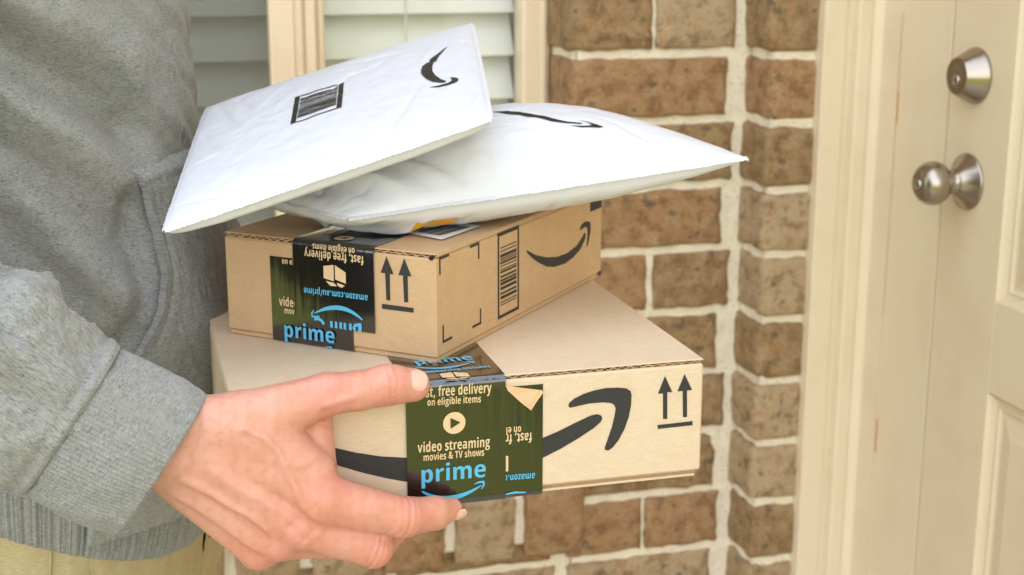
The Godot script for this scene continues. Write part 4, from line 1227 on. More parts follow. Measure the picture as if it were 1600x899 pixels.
class Field:
	# distances to tapered capsules, joined smoothly, on a grid; meshed as surface nets
	var lo := Vector3.ZERO
	var cell := 0.002
	var n := Vector3i.ZERO
	var e := PackedFloat32Array()
	var k := 420.0
	func setup(lo_: Vector3, hi: Vector3, cell_: float, k_: float):
		lo = lo_
		cell = cell_
		k = k_
		n = Vector3i(((hi - lo_) / cell_).ceil()) + Vector3i.ONE
		e.resize(n.x * n.y * n.z)
		e.fill(1e-9)
	func bone(a: Vector3, b: Vector3, ra: float, rb: float, weight := 1.0):
		var reach := maxf(ra, rb) + 9.0 / k + cell * 2
		var p0 := Vector3i(((a.min(b) - lo - Vector3.ONE * reach) / cell).floor()).max(Vector3i.ZERO)
		var p1 := Vector3i(((a.max(b) - lo + Vector3.ONE * reach) / cell).ceil()).min(n - Vector3i.ONE)
		var ab := b - a
		var l2 := maxf(ab.length_squared(), 1e-12)
		for z in range(p0.z, p1.z + 1):
			for y in range(p0.y, p1.y + 1):
				var row := (z * n.y + y) * n.x
				for x in range(p0.x, p1.x + 1):
					var p := lo + Vector3(x, y, z) * cell - a
					var t := clampf(p.dot(ab) / l2, 0.0, 1.0)
					var d := p.distance_to(ab * t) - lerpf(ra, rb, t)
					if d < reach:
						e[row + x] += weight * exp(-k * maxf(d, -0.05))
	func mesh_into(v: PackedVector3Array, nrm: PackedVector3Array, idx: PackedInt32Array):
		var ids := {}
		var nx := n.x
		var nxy := n.x * n.y
		var offs := [0, 1, nx, nx + 1, nxy, nxy + 1, nxy + nx, nxy + nx + 1]
		for z in n.z - 1:
			for y in n.y - 1:
				var row := z * nxy + y * nx
				for x in nx - 1:
					var c := row + x
					var inside := 0
					for o in offs:
						if e[c + o] > 1.0:
							inside += 1
					if inside == 0 or inside == 8:
						continue
					var f := []
					for o in offs:
						f.append(-log(e[c + o]) / k)
					var sum := Vector3.ZERO
					var cnt := 0
					for q in [[0, 1], [2, 3], [4, 5], [6, 7], [0, 2], [1, 3], [4, 6], [5, 7], [0, 4], [1, 5], [2, 6], [3, 7]]:
						var fa: float = f[q[0]]
						var fb: float = f[q[1]]
						if (fa < 0.0) != (fb < 0.0):
							var t := fa / (fa - fb)
							var pa := Vector3(q[0] & 1, (q[0] >> 1) & 1, q[0] >> 2)
							var pb := Vector3(q[1] & 1, (q[1] >> 1) & 1, q[1] >> 2)
							sum += pa.lerp(pb, t)
							cnt += 1
					var p := sum / cnt
					ids[c] = v.size()
					v.append(lo + (Vector3(x, y, z) + p) * cell)
					var gx: float = lerpf(lerpf(f[1] - f[0], f[3] - f[2], p.y), lerpf(f[5] - f[4], f[7] - f[6], p.y), p.z)
					var gy: float = lerpf(lerpf(f[2] - f[0], f[3] - f[1], p.x), lerpf(f[6] - f[4], f[7] - f[5], p.x), p.z)
					var gz: float = lerpf(lerpf(f[4] - f[0], f[5] - f[1], p.x), lerpf(f[6] - f[2], f[7] - f[3], p.x), p.y)
					nrm.append(Vector3(gx, gy, gz).normalized())
		for c in ids:
			var here := e[c] > 1.0
			for ax in 3:
				var step: int = [1, nx, nxy][ax]
				var there := e[c + step] > 1.0
				if here == there:
					continue
				var s1: int = [nx, nxy, 1][ax]
				var s2: int = [nxy, 1, nx][ax]
				if not (ids.has(c - s1) and ids.has(c - s2) and ids.has(c - s1 - s2)):
					continue
				var i0: int = ids[c]
				var i1: int = ids[c - s1]
				var i2: int = ids[c - s1 - s2]
				var i3: int = ids[c - s2]
				if here:
					idx.append_array([i0, i2, i1, i0, i3, i2])
				else:
					idx.append_array([i0, i1, i2, i0, i2, i3])

func J(called: String) -> Vector3:
	return JOINTS[called][0]

func link(f: Field, a: String, b: String):
	f.bone(JOINTS[a][0], JOINTS[b][0], JOINTS[a][1], JOINTS[b][1])

func ridge(f: Field, pts: Array, r: float):
	for i in pts.size() - 1:
		f.bone(pts[i], pts[i + 1], r, r)

func make_person():
	var o := thing("person", "person in a grey hoodie and khaki trousers carrying the stack of parcels", "person", Vector3(-0.36, 0.0, -1.05))
	var shift := -o.position
	# --- skin: the near hand on a fine grid, its mirror image at the far side, then neck and head
	var v := PackedVector3Array()
	var nr := PackedVector3Array()
	var idx := PackedInt32Array()
	var f := Field.new()
	f.setup(Vector3(-0.262, 0.876, -0.885), Vector3(-0.022, 1.052, -0.735), 0.0014, 780.0)
	link(f, "forearm_a", "wrist_a")
	link(f, "forearm_b", "wrist_c")
	link(f, "wrist_a", "index_mcp")
	link(f, "wrist_b", "middle_mcp")
	link(f, "wrist_c", "ring_mcp")
	link(f, "wrist_d", "little_mcp")
	link(f, "wrist_a", "thumb_cmc")
	link(f, "thumb_cmc", "thumb_mcp")
	link(f, "thumb_mcp", "thumb_mid")
	link(f, "thumb_mid", "thumb_ip")
	link(f, "thumb_ip", "thumb_tip")
	link(f, "web_a", "web_b")
	link(f, "thumb_cmc", "web_b")
	link(f, "web_c", "web_d")
	link(f, "index_mcp", "index_pip")
	link(f, "index_pip", "index_dip")
	link(f, "index_dip", "index_tip")
	link(f, "middle_mcp", "middle_pip")
	link(f, "ring_mcp", "ring_pip")
	link(f, "little_mcp", "little_pip")
	# fingers bent back under the box
	var mp := J("middle_pip")
	f.bone(mp, mp + Vector3(0.010, 0.0015, -0.026), 0.0116, 0.0096)
	f.bone(mp + Vector3(0.010, 0.0015, -0.026), mp + Vector3(0.012, 0.004, -0.046), 0.0096, 0.0080)
	var rp := J("ring_pip")
	f.bone(rp, rp + Vector3(0.010, 0.006, -0.026), 0.0106, 0.0092)
	f.bone(rp + Vector3(0.010, 0.006, -0.026), rp + Vector3(0.012, 0.010, -0.046), 0.0092, 0.0078)
	var lp := J("little_pip")
	f.bone(lp, lp + Vector3(0.008, 0.010, -0.020), 0.0090, 0.0080)
	f.bone(lp + Vector3(0.008, 0.010, -0.020), lp + Vector3(0.010, 0.016, -0.036), 0.0080, 0.0068)
	# knuckles, tendons and veins stand out on the back of the hand
	var near := Vector3(0, 0.24, 0.97)
	f.bone(J("index_mcp") + near * 0.0062, J("index_mcp") + near * 0.0062 + Vector3(-0.005, 0.003, 0), 0.0098, 0.0090)
	f.bone(J("middle_mcp") + near * 0.0066, J("middle_mcp") + near * 0.0066 + Vector3(-0.005, 0.003, 0), 0.0094, 0.0085)
	f.bone(J("ring_mcp") + near * 0.0056, J("ring_mcp") + near * 0.0056 + Vector3(-0.004, 0.003, 0), 0.0086, 0.0078)
	f.bone(J("little_mcp") + near * 0.0050, J("little_mcp") + near * 0.0050 + Vector3(-0.003, 0.003, 0), 0.0076, 0.0068)
	f.bone(J("index_pip") + near * 0.0030 + Vector3(0, -0.001, 0), J("index_pip") + near * 0.0030 + Vector3(0.004, -0.001, -0.001), 0.0100, 0.0092)
	f.bone(J("middle_pip") + near * 0.0026 + Vector3(0.001, -0.002, 0), J("middle_pip") + near * 0.002 + Vector3(0.003, -0.001, -0.003), 0.0088, 0.0080)
	f.bone(J("thumb_ip") + near * 0.0016 + Vector3(0, 0.002, 0), J("thumb_ip") + Vector3(0.004, 0.002, 0), 0.0108, 0.0100)
	f.mesh_into(v, nr, idx)
	var hand_n := v.size()
	# creases over the joints and grain of the skin
	var sn := FastNoiseLite.new()
	sn.seed = 4
	sn.frequency = 240.0
	var big := FastNoiseLite.new()
	big.seed = 6
	big.frequency = 55.0
	var creases := [[J("index_pip"), (J("index_dip") - J("index_mcp")).normalized(), 0.010], [J("thumb_ip"), (J("thumb_tip") - J("thumb_mcp")).normalized(), 0.009], [J("middle_pip"), (J("middle_pip") - J("middle_mcp")).normalized(), 0.009]]
	var veins := [
		[0.0011, 0.0022, [Vector2(-0.1569, 0.9993), Vector2(-0.1510, 0.9971), Vector2(-0.1422, 0.9928), Vector2(-0.1348, 0.9849), Vector2(-0.1303, 0.9728), Vector2(-0.1244, 0.9599), Vector2(-0.1200, 0.9484), Vector2(-0.1126, 0.9398)]],
		[0.0012, 0.0021, [Vector2(-0.1894, 0.9699), Vector2(-0.1835, 0.9670), Vector2(-0.1732, 0.9599), Vector2(-0.1628, 0.9512), Vector2(-0.1525, 0.9455), Vector2(-0.1436, 0.9369), Vector2(-0.1377, 0.9269)]],
		[0.0004, 0.0024, [Vector2(-0.1326, 0.9785), Vector2(-0.1244, 0.9735), Vector2(-0.1185, 0.9749), Vector2(-0.1111, 0.9785)]],
		[0.0007, 0.0034, [Vector2(-0.1732, 0.9756), Vector2(-0.1584, 0.9627), Vector2(-0.1392, 0.9512), Vector2(-0.1215, 0.9412)]],
		[0.0010, 0.0030, [Vector2(-0.1983, 0.9620), Vector2(-0.1835, 0.9520), Vector2(-0.1688, 0.9391), Vector2(-0.1555, 0.9254), Vector2(-0.1451, 0.9183)]],
		[-0.0009, 0.0030, [Vector2(-0.1791, 0.9599), Vector2(-0.1628, 0.9448), Vector2(-0.1481, 0.9297)]],
		[-0.0007, 0.0016, [Vector2(-0.1148, 0.9928), Vector2(-0.1104, 0.9893), Vector2(-0.1052, 0.9864)]],
		[-0.0008, 0.0036, [Vector2(-0.1422, 0.9599), Vector2(-0.1289, 0.9484), Vector2(-0.1185, 0.9369), Vector2(-0.1126, 0.9312)]],
		[-0.0008, 0.0030, [Vector2(-0.1303, 0.9398), Vector2(-0.1244, 0.9333), Vector2(-0.1185, 0.9269)]],
		[0.0007, 0.0034, [Vector2(-0.1481, 1.0143), Vector2(-0.1303, 1.0172), Vector2(-0.1126, 1.0187), Vector2(-0.0949, 1.0179)]],
		[0.0006, 0.0022, [Vector2(-0.1126, 1.0043), Vector2(-0.1008, 1.0072), Vector2(-0.0890, 1.0093)]],
		[-0.0005, 0.0018, [Vector2(-0.1776, 1.0043), Vector2(-0.1791, 0.9928), Vector2(-0.1850, 0.9799)]],
		[-0.0004, 0.0014, [Vector2(-0.1628, 1.0072), Vector2(-0.1584, 1.0029), Vector2(-0.1562, 0.9971)]],
	]
	var col := PackedColorArray()
	for i in hand_n:
		var p := v[i]
		var d := sn.get_noise_3dv(p) * 0.00016
		for c in creases:
			var q: Vector3 = p - c[0]
			if q.length() < 0.024:
				var s: float = q.dot(c[1])
				var w := exp(-s * s / (c[2] * c[2] * 0.3))
				d -= w * 0.00075 * (0.5 + 0.5 * cos(s * 1500.0 + big.get_noise_3dv(p) * 3.0))
		var raised := 0.0
		if nr[i].z > 0.15:
			var p2 := Vector2(p.x, p.y)
			for ve in veins:
				var best := 1.0
				var line: Array = ve[2]
				var where := 0.0
				for k in line.size() - 1:
					var ab: Vector2 = line[k + 1] - line[k]
					var t := clampf((p2 - line[k]).dot(ab) / ab.length_squared(), 0.0, 1.0)
					var dd := p2.distance_to(line[k] + ab * t)
					if dd < best:
						best = dd
						where = (k + t) / (line.size() - 1)
				if best < ve[1] * 3.0:
					raised += 2.1 * ve[0] * exp(-best * best / (ve[1] * ve[1])) * minf(1.0, sin(PI * clampf(where * 0.96 + 0.02, 0, 1)) * 2.2)
		d += raised * clampf(nr[i].z * 1.6, 0.0, 1.0)
		v[i] = p + nr[i] * d
		# blotchy skin: flushed over the knuckles, tanned in patches
		var red := 0.0
		for jn in [["index_mcp", 0.024], ["middle_mcp", 0.022], ["ring_mcp", 0.02], ["little_mcp", 0.018], ["index_pip", 0.018], ["thumb_ip", 0.017], ["middle_pip", 0.02], ["thumb_mcp", 0.02]]:
			var dist := p.distance_to(J(jn[0])) / float(jn[1])
			red = maxf(red, exp(-dist * dist * 1.1))
		var blotch := big.get_noise_3dv(p * 0.6)
		red = clampf(red * 0.85 + blotch * 0.45, 0.0, 1.0)
		var tan_ := clampf(0.42 + blotch * 1.1 + sn.get_noise_3dv(p * 0.5) * 0.3, 0.0, 1.0)
		var base := Color(0.65, 0.335, 0.25).lerp(Color(0.62, 0.20, 0.155), red).lerp(Color(0.57, 0.29, 0.175), tan_ * 0.45)
		col.append(base)
	var fresh := PackedVector3Array()
	fresh.resize(hand_n)
	for i in range(0, idx.size(), 3):
		var fn := (v[idx[i + 2]] - v[idx[i]]).cross(v[idx[i + 1]] - v[idx[i]])
		fresh[idx[i]] += fn
		fresh[idx[i + 1]] += fn
		fresh[idx[i + 2]] += fn
	for i in hand_n:
		if fresh[i].length() > 1e-12:
			nr[i] = fresh[i].normalized() * signf(fresh[i].dot(nr[i]) + 1e-9)
	# the other hand holds the far side of the box in the same way
	var bc := Vector3(-0.0513, 0.0, -0.9453)
	var bn := Vector3(sin(deg_to_rad(15.4)), 0, cos(deg_to_rad(15.4)))
	for i in hand_n:
		v.append(v[i] - bn * 2.0 * (v[i] - bc).dot(bn) + Vector3(0.0434, 0, -0.012))
		nr.append(nr[i] - bn * 2.0 * nr[i].dot(bn))
		col.append(col[i])
	var ni := idx.size()
	for i in range(0, ni, 3):
		idx.append_array([idx[i] + hand_n, idx[i + 2] + hand_n, idx[i + 1] + hand_n])
	# neck and head, on a coarser grid
	var hd := Field.new()
	hd.setup(Vector3(-0.47, 1.36, -1.16), Vector3(-0.20, 1.80, -0.94), 0.006, 170.0)
	var hc := Vector3(-0.335, 1.63, -1.05)
	hd.bone(Vector3(-0.365, 1.36, -1.05), Vector3(-0.355, 1.53, -1.05), 0.056, 0.052)
	hd.bone(hc + Vector3(-0.02, 0.045, 0), hc + Vector3(0.015, 0.05, 0), 0.078, 0.072)
	hd.bone(hc + Vector3(0.025, -0.03, 0), hc + Vector3(0.045, -0.075, 0), 0.052, 0.030)
	hd.bone(hc + Vector3(0.085, 0.02, 0), hc + Vector3(0.100, -0.015, 0), 0.008, 0.012)
	for s in [-1.0, 1.0]:
		hd.bone(hc + Vector3(-0.005, 0.02, 0.072 * s), hc + Vector3(-0.010, -0.02, 0.070 * s), 0.012, 0.008)
		hd.bone(hc + Vector3(0.075, 0.034, 0.018 * s), hc + Vector3(0.068, 0.034, 0.045 * s), 0.009, 0.007)
	hd.bone(hc + Vector3(0.072, -0.052, -0.016), hc + Vector3(0.072, -0.052, 0.016), 0.008, 0.008)
	hd.mesh_into(v, nr, idx)
	for i in range(hand_n * 2, v.size()):
		col.append(Color(0.64, 0.40, 0.31))
	# arms and trunk inside the clothes join hands and neck into one body
	var nape := v.size() - 1
	for i in range(hand_n * 2, v.size()):
		if v[i].y < v[nape].y:
			nape = i
	for far in 2:
		var wrist := hand_n * far
		for i in range(hand_n * far, hand_n * (far + 1)):
			if v[i].x < v[wrist].x:
				wrist = i
		var zs := -0.83 if far == 0 else -1.25
		var path := [Vector3(-0.250, 1.000, -0.770), Vector3(-0.305, 1.034, -0.776), Vector3(-0.400, 1.082, -0.786), Vector3(-0.385, 1.280, -0.90), Vector3(-0.37, 1.36, -1.05)]
		if far == 1:
			path = [v[wrist] + Vector3(0.02, -0.012, 0.0), Vector3(-0.345, 1.032, -1.175), Vector3(-0.425, 1.09, -1.245), Vector3(-0.385, 1.280, -1.20), Vector3(-0.37, 1.36, -1.05)]
		var first := v.size()
		for j in path.size():
			var d: Vector3 = (path[mini(j + 1, 4)] - path[maxi(j - 1, 0)]).normalized()
			var e1 := d.cross(Vector3(0.3, 0.2, 1.0)).normalized()
			var e2 := d.cross(e1)
			for k in 8:
				var dn := e1 * cos(TAU * k / 8) + e2 * sin(TAU * k / 8)
				v.append(path[j] + dn * (0.010 + 0.006 * j))
				nr.append(dn)
				col.append(Color(0.64, 0.40, 0.31))
		for j in 4:
			for k in 8:
				var a := first + j * 8 + k
				var b := first + j * 8 + (k + 1) % 8
				idx.append_array([a, a + 8, b, b, a + 8, b + 8])
		idx.append_array([wrist, first, first + 1, nape, first + 32, first + 33])
	for i in v.size():
		v[i] += shift
	var arr := []
	arr.resize(Mesh.ARRAY_MAX)
	arr[Mesh.ARRAY_VERTEX] = v
	arr[Mesh.ARRAY_NORMAL] = nr
	arr[Mesh.ARRAY_COLOR] = col
	arr[Mesh.ARRAY_INDEX] = idx
	var bm := ArrayMesh.new()
	bm.add_surface_from_arrays(Mesh.PRIMITIVE_TRIANGLES, arr)
	var body := part("body", bm, M.skin, o)
	# nails
	var tdir := (J("thumb_tip") - J("thumb_ip")).normalized()
	var nup := (Vector3(0.05, 0.62, 0.78) - tdir * Vector3(0.05, 0.62, 0.78).dot(tdir)).normalized()
	part("thumbnail", nail_mesh(J("thumb_tip") + shift + tdir * -0.0022, tdir, nup, 0.0078, 0.0084, 0.0106), M.nail, body)
	var idir := (J("index_tip") - J("index_dip")).normalized()
	var iup := (Vector3(0.55, -0.45, 0.70) - idir * Vector3(0.55, -0.45, 0.70).dot(idir)).normalized()
	part("fingernail", nail_mesh(J("index_tip") + shift + idir * 0.0022, idir, iup, 0.0048, 0.0055, 0.0077), M.nail, body)
	make_face(o, hc + shift)
	make_hoodie(o, shift)
	make_trousers(o, shift)

func nail_mesh(at: Vector3, along: Vector3, up: Vector3, half_w: float, half_l: float, r: float) -> ArrayMesh:
	var side := along.cross(up).normalized()
	var v := PackedVector3Array()
	var n := 12
	for j in n + 1:
		for i in n + 1:
			var a := 2.0 * i / n - 1.0
			var b := 2.0 * j / n - 1.0
			var w := half_w * (1.0 - 0.22 * pow(absf(b), 3.0)) * (1.0 if absf(b) < 0.99 else 0.86)
			var ang := a * w / r
			var lift := r * cos(ang) + 0.0002 - 0.0008 * pow(absf(a), 4.0) - 0.0006 * b * b
			v.append(at + side * r * sin(ang) + up * lift + along * half_l * b * (1.0 - 0.12 * a * a))
	return raw_mesh(v, grid_index(n + 1, n + 1), PackedVector2Array(), PackedColorArray(), false)

func make_face(o: Node3D, hc: Vector3):
	# out of frame above: short hair, eyes, brows and lips
	var v := PackedVector3Array()
	var f := FastNoiseLite.new()
	f.seed = 3
	f.frequency = 30.0
	var nu := 49
	var nv := 20
	for j in nv:
		for i in nu:
			var a := TAU * i / (nu - 1)
			var b := PI * 0.60 * j / (nv - 1)
			var d := Vector3(sin(b) * cos(a), cos(b), sin(b) * sin(a))
			var cut := 1.0
			if d.x > 0.35 and d.y < 0.45:
				cut = 0.90
			v.append(hc + Vector3(-0.012, 0.045, 0) + Vector3(d.x * 0.108, d.y * 0.092, d.z * 0.088) * cut * (1.0 + 0.03 * f.get_noise_3dv(d * 0.2)))
	part("hair", raw_mesh(v, grid_index(nu, nv)), M.hair, o)
	for s in [-1.0, 1.0]:
		var eye := part("eye", lathe([Vector2(0.0, -0.011), Vector2(0.007, -0.008), Vector2(0.0105, 0.0), Vector2(0.007, 0.008), Vector2(0.0, 0.011)], 20), M.label_white, o)
		eye.position = hc + Vector3(0.068, 0.018, 0.030 * s)
		eye.rotation_degrees.y = 90
		part("iris", lathe([Vector2(0.0, 0.0116), Vector2(0.0045, 0.0106), Vector2(0.0050, 0.0096)], 16), M.hair, eye)
	part("lips", box_mesh(hc + Vector3(0.076, -0.057, -0.02), hc + Vector3(0.0825, -0.049, 0.02), 0.003), M.nail, o)

func table(x: float, xs: Array, ys: Array) -> float:
	if x <= xs[0]:
		return ys[0]
	for i in xs.size() - 1:
		if x <= xs[i + 1]:
			var t: float = (x - xs[i]) / (xs[i + 1] - xs[i])
			t = t * t * (3.0 - 2.0 * t) if i == 0 or i == xs.size() - 2 else t
			return lerpf(ys[i], ys[i + 1], t)
	return ys[ys.size() - 1]

const BODY_Y := [0.78, 0.80, 0.838, 0.881, 0.934, 0.964, 1.0, 1.035, 1.069, 1.113, 1.179, 1.225, 1.33, 1.39, 1.43, 1.47]
const BODY_F := [-0.243, -0.242, -0.235, -0.223, -0.211, -0.207, -0.207, -0.214, -0.226, -0.238, -0.243, -0.247, -0.262, -0.275, -0.292, -0.305]
const BODY_B := [0.145, 0.145, 0.145, 0.145, 0.145, 0.145, 0.145, 0.145, 0.147, 0.150, 0.158, 0.168, 0.190, 0.160, 0.100, 0.078]
var fold_noise := FastNoiseLite.new()

func torso_at(phi: float, y: float, out_by := 0.0) -> Vector3:
	var a := table(y, BODY_Y, BODY_F) + 0.36
	var b := table(y, BODY_Y, BODY_B)
	var c := cos(phi)
	var s := sin(phi)
	var p := Vector3(a * signf(c) * pow(absf(c), 0.9), y, b * signf(s) * pow(absf(s), 0.9))
	var n := Vector3(c / a, 0, s / b).normalized()
	return p + n * out_by

func seg_dist(p: Vector2, a: Vector2, b: Vector2) -> float:
	var ab := b - a
	var t := clampf((p - a).dot(ab) / ab.length_squared(), 0.0, 1.0)
	return p.distance_to(a + ab * t)

func torso_fold(phi: float, y: float) -> float:
	# slanting drags of cloth: from the arm pit down to the pocket, in (arc, height) metres
	var p := Vector2(phi * 0.14, y)
	var k := PI / 180.0 * 0.14
	var d := 0.0
	var folds := [[[82, 1.222], [63, 1.192], [49, 1.172], [34, 1.143], -0.0200, 0.019], [[84, 1.165], [77, 1.136], [63, 1.111], [46, 1.072], -0.0105, 0.017], [[80, 1.192], [66, 1.162], [54, 1.140], [42, 1.110], 0.0080, 0.017], [[84, 1.10], [74, 1.07], [66, 1.035], [60, 1.0], -0.0085, 0.014], [[80, 1.25], [60, 1.222], [45, 1.205], [30, 1.19], 0.0080, 0.018], [[78, 1.125], [66, 1.092], [56, 1.06], [50, 1.03], 0.0070, 0.015], [[30, 1.24], [28, 1.19], [26, 1.15], [25, 1.12], 0.003, 0.012], [[12, 1.10], [15, 1.04], [14, 0.98], [12, 0.93], -0.003, 0.010], [[30, 1.06], [28, 1.0], [30, 0.96], [33, 0.92], 0.003, 0.012], [[40, 1.095], [41, 1.065], [44, 1.035], [53, 1.0], -0.009, 0.010]]
	for f in folds:
		var m := 1.0
		for i in 3:
			m = minf(m, seg_dist(p, Vector2(f[i][0] * k, f[i][1]), Vector2(f[i + 1][0] * k, f[i + 1][1])))
		d += f[4] * exp(-m * m / (f[5] * f[5]))
	# finer slanting ripples
	var q := Vector2(p.x * 0.75 + p.y * 0.66, p.y * 0.75 - p.x * 0.66)
	d += fold_noise.get_noise_2d(q.x * 0.35, q.y * 1.6) * 0.0050
	d += fold_noise.get_noise_2d(p.x * 5.0 + 50.0, p.y * 4.0) * 0.0007
	return d

func hem_y(phi: float) -> float:
	return 0.8190 + 0.0520 * (1.0 - cos(minf(absf(phi), PI / 2 * 1.1)))

func make_hoodie(o: Node3D, shift: Vector3):
	fold_noise.seed = 12
	fold_noise.frequency = 22.0
	var nu := 300
	var nv := 190
	var v := PackedVector3Array()
	var uv := PackedVector2Array()
	for j in nv + 1:
		var t := float(j) / nv
		for i in nu + 1:
			var phi := TAU * i / nu
			var ph := phi if phi < PI else phi - TAU
			var y := lerpf(hem_y(ph) + 0.036, 1.46, t)
			var pull := 0.004 * exp(-pow((y - hem_y(ph) - 0.040) / 0.012, 2.0))
			v.append(torso_at(phi, y, torso_fold(ph, y) + 0.0010 - pull * 0.3 + 0.004 * exp(-pow((y - hem_y(ph) - 0.058) / 0.014, 2.0))))
			uv.append(Vector2(ph * 0.14 if phi < PI else phi * 0.14, y))
	var hood := part("hoodie", raw_mesh(v, grid_index(nu + 1, nv + 1), uv), M.jersey, o)
	hood.set_meta("label", "grey heather hooded sweatshirt")
	# ribbed hem
	v = PackedVector3Array()
	uv = PackedVector2Array()
	var nh := 1500
	for j in 17:
		var t := j / 16.0
		for i in nh + 1:
			var phi := TAU * i / nh
			var ph := phi if phi < PI else phi - TAU
			var y := hem_y(ph) + 0.040 * t
			var r := 0.00022 * cos(phi * 300.0) - 0.003 * pow(2.0 * t - 1.0, 4.0) + 0.0012
			v.append(torso_at(phi, y, r + fold_noise.get_noise_2d(ph * 1.4, 3.0) * 0.003))
			uv.append(Vector2(ph * 0.14 if phi < PI else phi * 0.14, y))
	part("ribbed_hem", raw_mesh(v, grid_index(nh + 1, 17), uv), M.rib, hood)
	# front pouch pocket: a second layer of cloth whose slanting mouth gapes a little
	var mouth_y := [0.930, 0.977, 0.994, 1.006, 1.022, 1.043, 1.069, 1.100, 1.116]
	var mouth_a := [64.0, 56.0, 51.5, 47.5, 43.0, 39.0, 37.0, 36.0, 37.0]
	v = PackedVector3Array()
	uv = PackedVector2Array()
	var pu := 90
	var pv := 90
	for j in pv + 1:
		var y := lerpf(0.862, 1.117, float(j) / pv)
		var edge := deg_to_rad(table(y, mouth_y, mouth_a))
		for i in pu + 1:
			var t := float(i) / pu
			var s := pow(t, 1.3)
			var phi := lerpf(edge, -edge, s)
			var yy := y + 0.003 * sin(PI * t) * float(j) / pv
			var e := minf(t, 1.0 - t)
			var top_in := clampf((1.117 - y) / 0.006, 0.0, 1.0)
			var lip := 0.0030 * exp(-e * e / 0.0030) * clampf((1.112 - y) / 0.03, 0.0, 1.0)
			var stitch := -0.0011 * exp(-pow((e - 0.085) / 0.010, 2.0)) - 0.0011 * exp(-pow((1.106 - y) / 0.0012, 2.0))
			var inn := 0.0 if e > 0.004 else -0.006
			v.append(torso_at(phi, yy, torso_fold(phi, yy) * 0.4 + 0.0100 * top_in + lip + stitch + inn + 0.0012 * fold_noise.get_noise_2d(phi * 2.0, y * 2.0)))
			uv.append(Vector2(phi * 0.14 + 0.31, y + 0.17))
	part("pocket", raw_mesh(v, grid_index(pu + 1, pv + 1), uv, PackedColorArray(), false), M.jersey, hood)
	# seam down the front edge, seen almost end on: two raised lines of stitching
	for ang in [6.5, 9.0]:
		v = PackedVector3Array()
		uv = PackedVector2Array()
		for j in 101:
			var y := lerpf(1.120, 1.42, j / 100.0)
			for i in 5:
				var ph := deg_to_rad(ang + (i - 2) * 0.22)
				v.append(torso_at(ph, y, torso_fold(ph, y) + 0.0010 + 0.0010 * cos((i - 2) * PI / 4.0)))
				uv.append(Vector2(ph * 0.14, y))
		part("seam", raw_mesh(v, grid_index(5, 101), uv, PackedColorArray(), false), M.jersey, hood)
	# near sleeve
	var near_c := [Vector3(-0.2523, 1.0005, -0.7729), Vector3(-0.2727, 1.0150, -0.7705), Vector3(-0.305, 1.0344, -0.776), Vector3(-0.3488, 1.0581, -0.782), Vector3(-0.4018, 1.0836, -0.786), Vector3(-0.430, 1.120, -0.795), Vector3(-0.415, 1.19, -0.835), Vector3(-0.395, 1.27, -0.872), Vector3(-0.375, 1.345, -0.905), Vector3(-0.360, 1.39, -0.96)]
	var near_w := [Vector3(0.0271, 0.0395, -0.0098), Vector3(0.0268, 0.0440, -0.0110), Vector3(0.0190, 0.0550, -0.0140), Vector3(0.0100, 0.0600, -0.0150), Vector3(-0.012, 0.0600, -0.012), Vector3(-0.055, 0.030, -0.004), Vector3(-0.064, -0.012, 0.0), Vector3(-0.068, -0.016, 0.0), Vector3(-0.072, -0.016, 0.0), Vector3(-0.060, 0.0, 0.02)]
	var near_h := [0.0395, 0.046, 0.055, 0.061, 0.064, 0.062, 0.060, 0.060, 0.060, 0.045]
	sleeve(o, hood, near_c, near_w, near_h, shift, true)
	cuff(hood, Vector3(-0.2523, 1.0005, -0.7729), Vector3(-0.2031, 0.9726, -0.7763), Vector3(0.0271, 0.0395, -0.0098), Vector3(0.0271, 0.0396, -0.0098), 0.0395, 0.040, shift)
	# far sleeve, reaching the mirror image of the hand
	var bc := Vector3(-0.0513, 0.0, -0.9453)
	var bn := Vector3(sin(deg_to_rad(15.4)), 0, cos(deg_to_rad(15.4)))
	var mir := func(p: Vector3) -> Vector3: return p - bn * 2.0 * (p - bc).dot(bn) + Vector3(0.0434, 0, -0.012)
	var mid := func(w: Vector3) -> Vector3: return w - bn * 2.0 * w.dot(bn)
	var fs: Vector3 = mir.call(Vector3(-0.2523, 1.0005, -0.7729))
	var fm: Vector3 = mir.call(Vector3(-0.2031, 0.9726, -0.7763))
	var fw: Vector3 = mid.call(Vector3(0.0271, 0.0395, -0.0098))
	var far_c := [fs, fs + Vector3(-0.02, 0.012, -0.02), Vector3(-0.345, 1.032, -1.175), Vector3(-0.385, 1.055, -1.21), Vector3(-0.420, 1.085, -1.24), Vector3(-0.435, 1.120, -1.25), Vector3(-0.415, 1.19, -1.235), Vector3(-0.395, 1.27, -1.215), Vector3(-0.375, 1.345, -1.19), Vector3(-0.360, 1.39, -1.14)]
	var far_w := [fw, fw * 1.1, Vector3(0.0180, 0.0560, 0.0), Vector3(0.0100, 0.0580, 0.0), Vector3(-0.012, 0.0600, 0.0), Vector3(-0.055, 0.030, 0.0), Vector3(-0.064, -0.012, 0.0), Vector3(-0.068, -0.016, 0.0), Vector3(-0.072, -0.016, 0.0), Vector3(-0.060, 0.0, -0.02)]
	sleeve(o, hood, far_c, far_w, near_h, shift, false)
	cuff(hood, fs, fm, fw, fw, 0.0385, 0.036, shift)
	# hood lying behind the neck
	v = PackedVector3Array()
